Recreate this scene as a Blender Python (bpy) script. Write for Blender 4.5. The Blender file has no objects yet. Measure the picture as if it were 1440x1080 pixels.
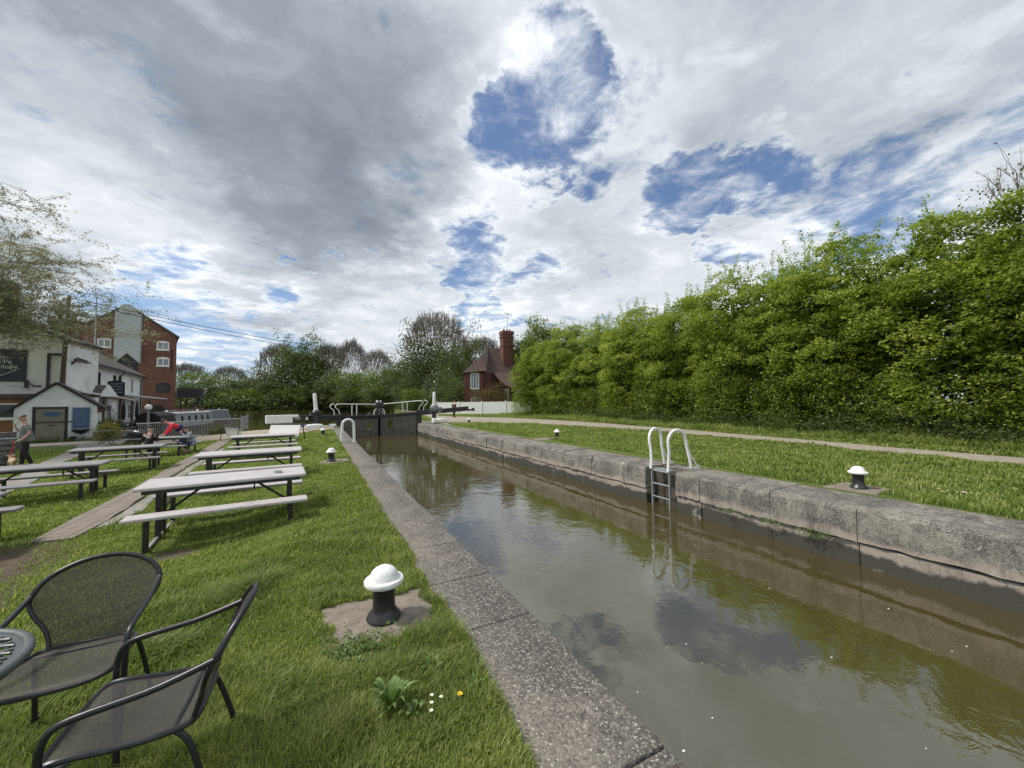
import bpy, bmesh, math, random
import numpy as np
from mathutils import Vector, Matrix
SC = bpy.context.scene; COL = SC.collection
R = math.radians
# ---------------------------------------------------------------- camera
cd = bpy.data.cameras.new('camera'); cam = bpy.data.objects.new('camera', cd); COL.objects.link(cam)
cd.sensor_width = 36; cd.lens = 36*541/1440; cd.clip_end = 2000; cd.clip_start = .05
def cam_basis(yaw, pitch, roll):
    y, p, r = R(yaw), R(pitch), R(roll)
    f = Vector((math.sin(y)*math.cos(p), math.cos(y)*math.cos(p), math.sin(p)))
    rt = Vector((math.cos(y), -math.sin(y), 0)); up = rt.cross(f)
    return rt*math.cos(r)-up*math.sin(r), up*math.cos(r)+rt*math.sin(r), f
rx, ux, fx = cam_basis(26.9, 2.6, .7)
cam.matrix_world = Matrix(((rx.x, ux.x, -fx.x, 0), (rx.y, ux.y, -fx.y, 0), (rx.z, ux.z, -fx.z, 1.6), (0, 0, 0, 1)))
SC.camera = cam
# ---------------------------------------------------------------- light
SUN_EL, SUN_AZ = 52, -68           # azimuth measured from +Y towards +X
SC.view_settings.view_transform = 'Standard'; SC.view_settings.look = 'None'
SC.view_settings.exposure = 0.38; SC.view_settings.gamma = 1
sd = bpy.data.lights.new('sun', 'SUN'); sd.energy = 2.9; sd.angle = R(7); sd.color = (1, .955, .88)
sun = bpy.data.objects.new('sun', sd); COL.objects.link(sun)
sdir = Vector((math.sin(R(SUN_AZ))*math.cos(R(SUN_EL)), math.cos(R(SUN_AZ))*math.cos(R(SUN_EL)), math.sin(R(SUN_EL))))
sun.rotation_euler = (-sdir).to_track_quat('-Z', 'Y').to_euler()

class NT:
    """small node-tree writer"""
    def __init__(s, tree): s.t = tree; s.n = tree.nodes; s.l = tree.links
    def put(s, sock, v):
        if isinstance(v, bpy.types.NodeSocket): s.l.new(v, sock)
        elif v is not None: sock.default_value = v
    def m(s, op, a, b=None, c=None, clamp=False):
        n = s.n.new('ShaderNodeMath'); n.operation = op; n.use_clamp = clamp
        for i, v in enumerate((a, b, c)): s.put(n.inputs[i], v)
        return n.outputs[0]
    def v(s, op, a, b=None, sc=None):
        n = s.n.new('ShaderNodeVectorMath'); n.operation = op
        s.put(n.inputs[0], a); s.put(n.inputs[1], b)
        if sc is not None: s.put(n.inputs['Scale'], sc)
        return n.outputs['Value'] if op in ('DOT_PRODUCT', 'LENGTH') else n.outputs[0]
    def xyz(s, x, y, z):
        n = s.n.new('ShaderNodeCombineXYZ'); s.put(n.inputs[0], x); s.put(n.inputs[1], y); s.put(n.inputs[2], z); return n.outputs[0]
    def sep(s, v):
        n = s.n.new('ShaderNodeSeparateXYZ'); s.put(n.inputs[0], v); return n.outputs
    def noise(s, vec, scale, detail=4, rough=.55, dist=0, lac=2):
        n = s.n.new('ShaderNodeTexNoise'); s.put(n.inputs['Vector'], vec); n.inputs['Scale'].default_value = scale
        n.inputs['Detail'].default_value = detail; n.inputs['Roughness'].default_value = rough; n.inputs['Distortion'].default_value = dist
        n.inputs['Lacunarity'].default_value = lac
        return n.outputs
    def voro(s, vec, scale, feature='F1'):
        n = s.n.new('ShaderNodeTexVoronoi'); n.feature = feature; s.put(n.inputs['Vector'], vec); n.inputs['Scale'].default_value = scale
        return n.outputs
    def ss(s, v, a, b, lo=0., hi=1.):
        n = s.n.new('ShaderNodeMapRange'); n.interpolation_type = 'SMOOTHSTEP'
        s.put(n.inputs['Value'], v)
        for k, q in (('From Min', a), ('From Max', b), ('To Min', lo), ('To Max', hi)): s.put(n.inputs[k], q)
        return n.outputs[0]
    def mix(s, f, a, b, mode='MIX'):
        n = s.n.new('ShaderNodeMix'); n.data_type = 'RGBA'; n.blend_type = mode; n.clamp_factor = True
        s.put(n.inputs[0], f)
        for i, v in ((6, a), (7, b)):
            if not isinstance(v, bpy.types.NodeSocket): v = (*v, 1) if len(v) == 3 else v
            s.put(n.inputs[i], v)
        return n.outputs[2]
    def bump(s, h, strength=.3, dist=.01):
        n = s.n.new('ShaderNodeBump'); n.inputs['Strength'].default_value = strength; n.inputs['Distance'].default_value = dist
        s.put(n.inputs['Height'], h); return n.outputs[0]

# sky: Nishita blue behind a broken layer of stratocumulus
w = bpy.data.worlds.new('World'); SC.world = w; w.use_nodes = True
N = NT(w.node_tree); N.n.clear()
sky = N.n.new('ShaderNodeTexSky'); sky.sky_type = 'NISHITA'; sky.sun_disc = False
sky.sun_elevation = R(SUN_EL); sky.sun_rotation = R(SUN_AZ); sky.air_density = 1.3; sky.dust_density = .4; sky.ozone_density = 2.0
geo = N.n.new('ShaderNodeNewGeometry'); D = N.v('SCALE', geo.outputs['Incoming'], sc=-1.)
dx, dy, dz = N.sep(D)
zz = N.m('MAXIMUM', N.m('ADD', dz, .10), .03)
P2 = N.xyz(N.m('DIVIDE', dx, zz), N.m('DIVIDE', dy, zz), 0.)
wobble = N.v('SUBTRACT', N.noise(P2, 2.0, 7, .62)[1], (.5, .5, .5))
Dw = N.v('NORMALIZE', N.v('ADD', D, N.v('SCALE', wobble, sc=.55)))
def blob(c, ang, soft=1.5):
    c = Vector(c).normalized()
    return N.ss(N.v('DOT_PRODUCT', Dw, tuple(c)), math.cos(R(ang*(1+soft*.5))), math.cos(R(ang*(1-soft*.5))))
def blobs(lst):
    acc = None
    for c, a, k in lst:
        b = N.m('MULTIPLY', blob(c, a), k); acc = b if acc is None else N.m('ADD', acc, b)
    return acc
blue = blobs([((.419,.647,.637),5.6,1.1), ((.395,.70,.60),4.2,.9), ((.372,.742,.557),4.0,1.), ((.44,.60,.66),3.,.75), ((.703,.557,.442),4.2,1.1), ((.745,.49,.45),4.0,1.05), ((.785,.42,.45),3.3,1.), ((.907,.275,.319),6,.75),
    ((.368,.876,.311),4.2,1.05), ((.345,.885,.25),3.0,.8), ((-.19,.975,.116),5,.9), ((-.10,.98,.13),4,.6), ((-.018,.945,.326),1.1,.9), ((-.29,.937,.192),3.4,.85), ((.882,.369,.293),4.5,.65), ((-.35,.93,.16),3,.5)])
dark = blobs([((-.116,.815,.567),17,.62), ((.148,.811,.567),9,.5), ((-.356,.774,.523),11,.35), ((.777,.335,.534),12,.32), ((-.369,.871,.325),8,.3), ((.896,.18,.406),9,.3),
    ((-.064,.898,.436),9,.3), ((.057,.733,.678),10,.3), ((.6,.62,.32),9,.22), ((-.08,.96,.18),6,.18)])
brt = blobs([((-.305,.849,.432),5.5,.75), ((.277,.822,.497),8,.4), ((.131,.718,.683),6,.3), ((.524,.669,.527),9,.35), ((.663,.643,.382),9,.25), ((-.188,.952,.242),7,.3),
    ((.223,.655,.722),8,.08), ((-.369,.898,.24),6,.25), ((.40,.86,.36),6,.35), ((.3,.9,.24),6,.25)])
n1 = N.noise(P2, 1.25, 9, .58, .35)[0]
n2 = N.noise(N.v('ADD', P2, (7.3, 2.1, 0)), 3.3, 9, .62, .4)[0]
n3 = N.noise(N.v('ADD', P2, (1.3, 9.1, 0)), .7, 5, .5)[0]
n4 = N.noise(N.v('ADD', P2, (4.3, 5.1, 0)), 6.5, 8, .66, .8)[0]
c1 = N.m('SUBTRACT', n1, .5); c2 = N.m('SUBTRACT', n2, .5); c4 = N.m('SUBTRACT', n4, .5)
cover = N.m('ADD', N.m('MULTIPLY', c1, 2.4), N.m('ADD', N.m('MULTIPLY', c2, 2.8), N.m('MULTIPLY', c4, 1.5)))
gap = N.m('SUBTRACT', N.m('SUBTRACT', N.m('MULTIPLY', N.m('MINIMUM', blue, 1.), 1.75), .98), N.m('MULTIPLY', cover, 1.75))
gapm = N.ss(gap, -.55, 1.45)
shade = N.m('ADD', N.m('MULTIPLY', c2, 1.1), N.m('MULTIPLY', N.m('SUBTRACT', n3, .5), 1.2))
shade = N.m('ADD', N.m('ADD', shade, N.m('MULTIPLY', c1, 1.3)), N.m('MULTIPLY', c4, .3))
val = N.m('ADD', N.m('SUBTRACT', N.m('ADD', N.m('MULTIPLY', shade, 1.05), .59), N.m('MULTIPLY', dark, .44)), N.m('MULTIPLY', brt, .38))
edge = N.m('MULTIPLY', N.ss(gap, -1.5, -.2), .22)          # thin cloud rims glow
val = N.m('ADD', val, edge)
ramp = N.n.new('ShaderNodeValToRGB'); N.put(ramp.inputs[0], val)
el = ramp.color_ramp.elements
el[0].position = 0.; el[0].color = (.185, .212, .25, 1); el[1].position = 1.; el[1].color = (.80, .83, .86, 1)
for p_, c_ in ((.25, (.265,.30,.345,1)), (.5, (.445,.485,.53,1)), (.75, (.63,.665,.705,1))):
    e_ = el.new(p_); e_.color = c_
cl = ramp.outputs[0]
hz = N.ss(dz, .22, .0)
cl = N.mix(N.m('MULTIPLY', hz, .45), cl, (.60, .635, .67))
skb = N.mix(N.ss(dz, .30, .0, 0., .75), N.v('MULTIPLY', sky.outputs[0], (.058, .068, .086)), (.33, .45, .66))
final = N.mix(N.m('SUBTRACT', 1., N.m('MULTIPLY', gapm, .93)), skb, cl)
bg = N.n.new('ShaderNodeBackground'); N.put(bg.inputs[0], final); bg.inputs[1].default_value = 1.0
wo = N.n.new('ShaderNodeOutputWorld'); N.l.new(bg.outputs[0], wo.inputs[0])

# ---------------------------------------------------------------- materials
MATS = {}
def newmat(name):
    m = bpy.data.materials.new(name); m.use_nodes = True; MATS[name] = m
    n = NT(m.node_tree); b = [q for q in n.n if q.type == 'BSDF_PRINCIPLED'][0]
    return m, n, b
def obj_co(n, world=False):
    if world: return n.n.new('ShaderNodeNewGeometry').outputs['Position']
    return n.n.new('ShaderNodeTexCoord').outputs['Object']
def paint(name, col, rough=.5, var=.18, scale=6, dirt=None, dirt_amt=.35, bump=.15, bscale=60, metal=0, world=False, bdist=.004):
    m, n, b = newmat(name); co = obj_co(n, world)
    a = n.noise(co, scale, 5, .6)[0]
    c = n.mix(n.ss(a, .3, .7), tuple(x*(1-var) for x in col), tuple(min(1, x*(1+var)) for x in col))
    if dirt:
        d = n.noise(co, scale*1.7, 8, .7, .4)[0]
        c = n.mix(n.m('MULTIPLY', n.ss(d, .5, .72), dirt_amt), c, dirt)
    n.put(b.inputs['Base Color'], c); b.inputs['Metallic'].default_value = metal
    n.put(b.inputs['Roughness'], n.m('ADD', rough-.08, n.m('MULTIPLY', a, .16)))
    if bump: n.put(b.inputs['Normal'], n.bump(n.noise(co, bscale, 4)[0], bump, bdist))
    return m
M_white = paint('white_paint', (.74,.75,.74), .45, .07, 14, (.33,.31,.26), .6, .35, 45)
M_whitewash = paint('whitewashed_brick', (.72,.74,.74), .8, .08, 1.6, (.36,.37,.35), .5, .5, 22, world=True, bdist=.012)
M_render = paint('white_render', (.72,.72,.69), .85, .08, .8, (.34,.34,.31), .5, .3, 14, world=True)
M_black = paint('black_paint', (.018,.018,.02), .38, .25, 8, (.07,.065,.06), .4, .2)
M_steel = paint('galvanised_steel', (.42,.43,.44), .42, .12, 12, (.2,.19,.18), .3, .1, metal=.6)
M_grey = paint('grey_paint', (.20,.21,.22), .5, .12, 9, (.09,.09,.08), .4, .1)
M_plastic = paint('table_plastic', (.46,.43,.43), .45, .07, 4.5, (.26,.23,.21), .6, .25, 160, bdist=.001)
M_plastic2 = paint('shaded_table_plastic', (.23,.225,.23), .5, .07, 3.5, (.2,.19,.18), .4, .25, 160, bdist=.001)  # tree shade over the left tables, put into a darker plastic colour
M_tube = paint('dark_powder_coat', (.024,.026,.029), .33, .15, 20, (.09,.09,.09), .3, .08, metal=.3)
M_dtimber = paint('dark_wet_timber', (.115,.103,.09), .75, .3, 3, (.19,.18,.16), .6, .6, 26, world=True, bdist=.01)
M_timber = paint('grey_timber', (.17,.155,.135), .75, .2, 5, (.08,.07,.06), .5, .4, 40)
M_door = paint('faded_green_door', (.20,.19,.14), .7, .12, 4, (.10,.09,.07), .5, .3, 40)
M_blue = paint('blue_board', (.035,.085,.19), .5, .18, 5, (.12,.17,.25), .4, .1)
M_navy = paint('navy_board', (.028,.035,.045), .6, .15, 4, None, 0, .1)
M_ink = paint('sign_lettering', (.62,.64,.66), .6, .05, 5, None, 0, 0)
M_pale = paint('pale_grey_cladding', (.40,.44,.445), .6, .04, .6, (.27,.30,.30), .3, .1, 10, world=True)
M_tgrey = paint('dark_grey_hammered_paint', (.075,.085,.09), .45, .12, 9, (.05,.05,.05), .4, .2)
M_dark = paint('dark_void', (.012,.012,.013), .6, .1, 3, None, 0, 0)
M_glass = paint('window_glass', (.03,.035,.04), .08, .2, 1.5, None, 0, 0)
M_curtain = paint('pale_window_glass', (.22,.25,.27), .15, .3, 3, None, 0, 0)
M_twig = paint('twig_bark', (.19,.175,.155), .9, .2, 6, None, 0, .2)
M_bark = paint('bark', (.085,.07,.055), .9, .3, 5, (.05,.07,.03), .4, .8, 20, bdist=.02)
M_skin = paint('skin', (.46,.27,.20), .55, .06, 9, None, 0, .05)
M_hair = paint('brown_hair', (.045,.028,.018), .7, .2, 30, None, 0, .3)
M_cap = paint('muted_red_cap', (.16,.085,.08), .8, .15, 14, None, 0, .1)
M_teegrey = paint('grey_cotton', (.17,.18,.175), .9, .12, 7, None, 0, .2)
M_blackcl = paint('black_cloth', (.014,.014,.016), .9, .2, 9, None, 0, .2)
M_red = paint('red_cloth', (.62,.03,.05), .85, .1, 9, None, 0, .2)
M_navycl = paint('navy_cloth', (.018,.03,.10), .85, .2, 9, None, 0, .2)
M_greycl = paint('pale_blue_grey_cloth', (.24,.28,.34), .9, .12, 9, None, 0, .2)
M_maroon = paint('maroon_cloth', (.07,.014,.02), .85, .15, 9, None, 0, .2)
M_cream = paint('cream_fur', (.50,.38,.24), .95, .2, 12, (.3,.2,.11), .5, .8, 60, bdist=.01)
M_barrel = paint('grey_barrel_wood', (.12,.115,.11), .8, .25, 4, (.05,.05,.05), .5, .4, 30)
M_canvas = paint('pale_canvas', (.66,.66,.64), .85, .06, 3, (.4,.39,.36), .3, .2)
M_slate = paint('brown_grey_slates', (.072,.066,.064), .75, .25, 2.5, (.11,.10,.085), .5, .8, 9, world=True, bdist=.03)
M_petal = paint('white_petals', (.80,.80,.78), .6, .03, 9, None, 0, 0)
M_yellow = paint('yellow_petals', (.80,.55,.02), .6, .05, 9, None, 0, 0)
M_boatw = paint('pale_boat_panel', (.27,.285,.30), .5, .08, 3, None, 0, 0)
M_terracotta = paint('terracotta', (.30,.12,.07), .8, .15, 8, None, 0, .2)
M_water_blue = paint('blue_tarpaulin', (.035,.04,.11), .6, .2, 3, None, 0, .3)

def brick(name, c1, c2, mortar, sc=1., var=.5):
    m, n, b = newmat(name); co = obj_co(n, True); x, y, z = n.sep(co)
    v = n.xyz(n.m('MULTIPLY', n.m('ADD', x, y), sc), n.m('MULTIPLY', z, sc), 0.)
    t = n.n.new('ShaderNodeTexBrick'); n.put(t.inputs['Vector'], v)
    t.inputs['Scale'].default_value = 1; t.inputs['Brick Width'].default_value = .225; t.inputs['Row Height'].default_value = .075
    t.inputs['Mortar Size'].default_value = .006; t.inputs['Color1'].default_value = (*c1, 1); t.inputs['Color2'].default_value = (*c2, 1); t.inputs['Mortar'].default_value = (*mortar, 1)
    t.inputs['Bias'].default_value = -.1
    big = n.noise(co, .45, 6, .65)[0]; stain = n.noise(co, 3.5, 6, .7)[0]
    c = n.mix(n.m('MULTIPLY', n.ss(big, .35, .7), var), t.outputs[0], tuple(q*.55 for q in c1))
    c = n.mix(n.m('MULTIPLY', n.ss(stain, .5, .8), .5), c, tuple(min(1, q*1.6) for q in c2))
    n.put(b.inputs['Base Color'], c); b.inputs['Roughness'].default_value = .85
    n.put(b.inputs['Normal'], n.bump(t.outputs[1], -.4, .006))
    return m
M_brickmill = brick('mill_brick', (.20,.085,.058), (.15,.062,.044), (.13,.09,.07))
M_brickhouse = brick('house_brick', (.16,.060,.048), (.12,.048,.04), (.10,.06,.05))
M_brickor = brick('orange_brick', (.30,.125,.05), (.22,.08,.035), (.2,.15,.1))
def tiles(name, c1, c2):
    m, n, b = newmat(name); co = obj_co(n, True); x, y, z = n.sep(co)
    v = n.xyz(n.m('ADD', x, y), n.m('MULTIPLY', z, 1.), 0.)
    t = n.n.new('ShaderNodeTexBrick'); n.put(t.inputs['Vector'], v); t.inputs['Scale'].default_value = 1
    t.inputs['Brick Width'].default_value = .26; t.inputs['Row Height'].default_value = .13; t.inputs['Mortar Size'].default_value = .012
    t.inputs['Color1'].default_value = (*c1, 1); t.inputs['Color2'].default_value = (*c2, 1); t.inputs['Mortar'].default_value = (*(q*.35 for q in c1), 1)
    a = n.noise(co, .8, 6, .7)[0]
    n.put(b.inputs['Base Color'], n.mix(n.m('MULTIPLY', n.ss(a, .4, .7), .6), t.outputs[0], (.09,.085,.06)))
    b.inputs['Roughness'].default_value = .85; n.put(b.inputs['Normal'], n.bump(t.outputs[1], -.6, .02)); return m
M_tilehouse = tiles('red_brown_tiles', (.105,.06,.05), (.075,.045,.04))
M_tilepub = tiles('dark_brown_tiles', (.07,.06,.055), (.05,.045,.043))

def leafmat(name, dark, mid, light, trans=.35, jit=.22):
    m, n, b = newmat(name); at = n.n.new('ShaderNodeAttribute'); at.attribute_name = 'tint'
    r = n.n.new('ShaderNodeValToRGB'); oi = n.n.new('ShaderNodeObjectInfo'); n.put(r.inputs[0], n.m('ADD', at.outputs['Fac'], n.m('MULTIPLY', n.m('SUBTRACT', oi.outputs['Random'], .5), jit)))
    e = r.color_ramp.elements; e[0].color = (*dark, 1); e[1].color = (*light, 1); k = e.new(.5); k.color = (*mid, 1)
    n.put(b.inputs['Base Color'], r.outputs[0]); b.inputs['Roughness'].default_value = .5; b.inputs['Specular IOR Level'].default_value = .3
    tr = n.n.new('ShaderNodeBsdfTranslucent'); n.put(tr.inputs[0], n.mix(1., r.outputs[0], (1.15, 1.25, .55), 'MULTIPLY'))
    mx = n.n.new('ShaderNodeMixShader'); mx.inputs[0].default_value = trans
    n.l.new(b.outputs[0], mx.inputs[1]); n.l.new(tr.outputs[0], mx.inputs[2])
    o = [q for q in n.n if q.type == 'OUTPUT_MATERIAL'][0]; n.l.new(mx.outputs[0], o.inputs[0]); return m
L_hedge = leafmat('hedge_leaves', (.055,.086,.014), (.19,.265,.036), (.43,.49,.12), .45)
L_tree = leafmat('tree_leaves', (.04,.058,.018), (.085,.115,.032), (.155,.19,.055), .3)
L_brightree = leafmat('bright_tree_leaves', (.05,.08,.015), (.11,.165,.028), (.19,.25,.05), .35)
L_sparse = leafmat('new_leaves', (.06,.068,.035), (.11,.125,.06), (.18,.18,.115), .2)
L_cherry = leafmat('blossom_leaves', (.16,.165,.11), (.29,.29,.22), (.62,.60,.54), .35)
L_ivy = leafmat('ivy_leaves', (.022,.036,.010), (.05,.075,.018), (.11,.14,.04), .2)
L_grass = leafmat('grass_blades', (.09,.13,.028), (.21,.27,.065), (.46,.48,.19), .44, 0.)
L_weed = leafmat('weed_leaves', (.07,.12,.03), (.12,.19,.05), (.18,.26,.09), .2)
L_yshrub = leafmat('yellow_shrub_leaves', (.10,.10,.02), (.20,.19,.03), (.32,.30,.06), .25)
L_red = leafmat('bronze_shrub_leaves', (.07,.055,.02), (.13,.10,.035), (.2,.15,.06), .25)

# stone / ground materials
def ground_mat():
    m, n, b = newmat('grassy_soil'); co = obj_co(n, True)
    a = n.noise(co, .35, 6, .6)[0]; f = n.noise(co, 9, 6, .75)[0]; ff = n.noise(n.v('MULTIPLY', co, (1., 1., 1.)), 60, 3, .7)[0]
    c = n.mix(n.ss(f, .3, .7), (.075,.10,.022), (.14,.18,.04))
    c = n.mix(n.m('MULTIPLY', n.ss(ff, .35, .7), .6), c, (.13,.17,.04))
    c = n.mix(n.m('MULTIPLY', n.ss(a, .5, .68), .5), c, (.115,.13,.035))
    at = n.n.new('ShaderNodeAttribute'); at.attribute_name = 'mud'
    mud = n.mix(n.ss(f, .3, .7), (.085,.065,.045), (.15,.12,.085))
    k = n.ss(n.m('ADD', at.outputs['Fac'], n.m('MULTIPLY', n.m('SUBTRACT', f, .5), .9)), .42, .62)
    c = n.mix(k, c, mud)
    n.put(b.inputs['Base Color'], c); b.inputs['Roughness'].default_value = .95; b.inputs['Specular IOR Level'].default_value = .15
    n.put(b.inputs['Normal'], n.bump(n.m('ADD', f, ff), .8, .03)); return m
M_ground = ground_mat()
def coping_mat(name, vertical=False):
    m, n, b = newmat(name); co = obj_co(n, True); x, y, z = n.sep(co)
    big = n.noise(co, 1.1, 6, .65, .3)[0]; mid = n.noise(co, 5, 6, .7)[0]
    cw = n.v('ADD', co, n.v('SCALE', n.noise(co, 45, 2)[1], sc=.03)); ch = n.voro(cw, 85); cell, cell2, _ = n.sep(ch['Color']); chip = n.ss(ch['Distance'], .55, .3)
    patchy = n.ss(n.noise(n.v('ADD', co, (2, 8, 1)), 3.5, 4, .6)[0], .36, .62)
    base = n.mix(n.ss(mid, .3, .7), (.115,.103,.088), (.20,.18,.152)) if not vertical else n.mix(n.ss(mid, .3, .7), (.15,.14,.118), (.31,.29,.25))
    base = n.mix(n.m('MULTIPLY', n.ss(n.noise(n.v('ADD', co, (5, 5, 5)), .7, 4, .6)[0], .45, .62), .45 if not vertical else .15), base, (.255,.21,.175))
    grime = n.ss(n.m('ADD', big, n.m('MULTIPLY', n.m('SUBTRACT', mid, .5), .9)), .42 if not vertical else .45, .58)
    if not vertical:
        ed = n.m('MULTIPLY', n.ss(x, .9, 1.3), n.ss(x, 3., 2.)); grime = n.m('MULTIPLY', grime, n.m('ADD', .35, n.m('MULTIPLY', ed, .85)), clamp=True)
        edn = n.m('MULTIPLY', n.m('MULTIPLY', n.ss(x, 1.08, 1.28), n.ss(x, 3., 2.)), n.ss(n.noise(co, 2.2, 5, .7)[0], .35, .55)); grime = n.m('MAXIMUM', grime, n.m('MULTIPLY', edn, .9))
    base = n.mix(n.m('MULTIPLY', grime, .75), base, (.05,.047,.043))
    k_ = .6 if not vertical else .6
    thr = n.m('SUBTRACT', .93, n.m('MULTIPLY', n.m('MULTIPLY', grime, patchy), .17))
    base = n.mix(n.m('MULTIPLY', n.ss(cell2, .72, .8), .55), base, (.05,.046,.04))
    base = n.mix(n.m('MULTIPLY', n.ss(cell2, .3, .2), .35), base, (.34,.31,.27))
    base = n.mix(n.m('MULTIPLY', n.m('MULTIPLY', n.m('GREATER_THAN', cell, thr), chip), k_), base, (.60,.59,.55))
    if vertical:   # tide mark: wet dark band near the water with an irregular top
        lv = n.m('ADD', z, n.m('MULTIPLY', n.m('SUBTRACT', n.noise(n.v('MULTIPLY', co, (1, 1, .35)), 1.6, 6, .7)[0], .5), .42))
        base = n.mix(n.m('MULTIPLY', n.ss(lv, -.35, -.46), n.ss(lv, -.74, -.66)), base, n.mix(mid, (.27,.225,.185), (.34,.31,.28)))
        base = n.mix(n.ss(lv, -.60, -.67), base, (.05,.045,.036))
        n.put(b.inputs['Roughness'], n.ss(lv, -.8, -.5, .55, .9))
        sm = n.noise(n.v('MULTIPLY', co, (1, 1, .22)), 4.5, 6, .75)[0]
        base = n.mix(n.m('MULTIPLY', n.ss(sm, .5, .66), .6), base, (.05,.048,.045))
        base = n.mix(n.m('MULTIPLY', n.ss(n.noise(n.v('ADD', co, (9, 3, 2)), 2.2, 8, .75)[0], .58, .66), .55), base, (.42,.41,.37))
    else: b.inputs['Roughness'].default_value = .9
    n.put(b.inputs['Base Color'], base)
    n.put(b.inputs['Normal'], n.bump(n.m('ADD', n.m('MULTIPLY', mid, 1.5), n.m('MULTIPLY', chip, .35)), .55, .012)); return m
M_cop = coping_mat('aggregate_coping'); M_copR = coping_mat('weathered_lock_stone', True)
M_wallb = paint('wet_lock_brick', (.07,.06,.048), .6, .35, 2, (.16,.14,.11), .5, .7, 12, world=True, bdist=.02)
M_slab = paint('pinkish_stone_slab', (.205,.172,.14), .92, .25, 9, (.12,.10,.085), .75, 1., 38, world=True, bdist=.006)
M_gravel = paint('pale_gravel', (.30,.26,.21), .95, .16, 3, (.17,.145,.115), .5, .8, 50, world=True, bdist=.015)
M_tan = paint('sandy_paving', (.33,.265,.21), .95, .15, 2.5, (.2,.17,.14), .5, .6, 30, world=True, bdist=.01)
M_flag = paint('grey_flagstones', (.225,.21,.19), .92, .18, 2.2, (.13,.12,.10), .5, .6, 30, world=True, bdist=.01)
def pathbrick():
    m, n, b = newmat('paving_brick'); co = obj_co(n, True); x, y, z = n.sep(co)
    t = n.n.new('ShaderNodeTexBrick'); n.put(t.inputs['Vector'], n.xyz(x, y, 0.)); t.inputs['Scale'].default_value = 1
    t.inputs['Brick Width'].default_value = .34; t.inputs['Row Height'].default_value = .215; t.inputs['Mortar Size'].default_value = .012
    t.offset = .0
    t.inputs['Color1'].default_value = (.24,.19,.16,1); t.inputs['Color2'].default_value = (.20,.165,.145,1); t.inputs['Mortar'].default_value = (.085,.07,.055,1)
    a = n.noise(co, 4, 6, .7)[0]
    n.put(b.inputs['Base Color'], n.mix(n.m('MULTIPLY', n.ss(a, .4, .7), .5), t.outputs[0], (.13,.115,.09)))
    b.inputs['Roughness'].default_value = .92; n.put(b.inputs['Normal'], n.bump(n.m('ADD', t.outputs[1], n.m('MULTIPLY', a, -.4)), -.5, .012)); return m
M_path = pathbrick()
def water_mat():
    m, n, b = newmat('murky_water'); co = obj_co(n, True)
    a = n.noise(co, .25, 3, .5)[0]
    n.put(b.inputs['Base Color'], n.mix(a, (.052,.043,.014), (.062,.052,.020)))
    b.inputs['IOR'].default_value = 1.8; b.inputs['Roughness'].default_value = .015; b.inputs['Specular IOR Level'].default_value = .8
    r1 = n.noise(n.v('MULTIPLY', co, (1., 1., 1.)), 1.3, 2, .5, .4)[0]
    r2 = n.noise(co, 5.5, 3, .55, .5)[0]
    patch = n.ss(n.noise(co, .35, 3, .5)[0], .42, .62)
    hgt = n.m('ADD', n.m('MULTIPLY', r1, .005), n.m('MULTIPLY', n.m('MULTIPLY', r2, .0032), n.m('ADD', .35, patch)))
    n.put(b.inputs['Normal'], n.bump(hgt, 1., 1.)); return m
M_water = water_mat()
def mesh_fabric(dirname='woven_mesh'):
    """powder-coated expanded mesh: real see-through holes"""
    m, n, b = newmat(dirname); co = n.n.new('ShaderNodeTexCoord').outputs['UV']
    x, y, z = n.sep(co)
    s1 = n.m('ABSOLUTE', n.m('SINE', n.m('MULTIPLY', x, 520.))); s2 = n.m('ABSOLUTE', n.m('SINE', n.m('MULTIPLY', y, 520.)))
    hole = n.m('MULTIPLY', n.ss(s1, .62, .72), n.ss(s2, .62, .72))
    b.inputs['Base Color'].default_value = (.045,.040,.038,1); b.inputs['Roughness'].default_value = .55
    tr = n.n.new('ShaderNodeBsdfTransparent'); mx = n.n.new('ShaderNodeMixShader'); n.put(mx.inputs[0], n.m('MULTIPLY', hole, .95))
    n.l.new(b.outputs[0], mx.inputs[1]); n.l.new(tr.outputs[0], mx.inputs[2])
    o = [q for q in n.n if q.type == 'OUTPUT_MATERIAL'][0]; n.l.new(mx.outputs[0], o.inputs[0]); return m
M_mesh = mesh_fabric()

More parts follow.
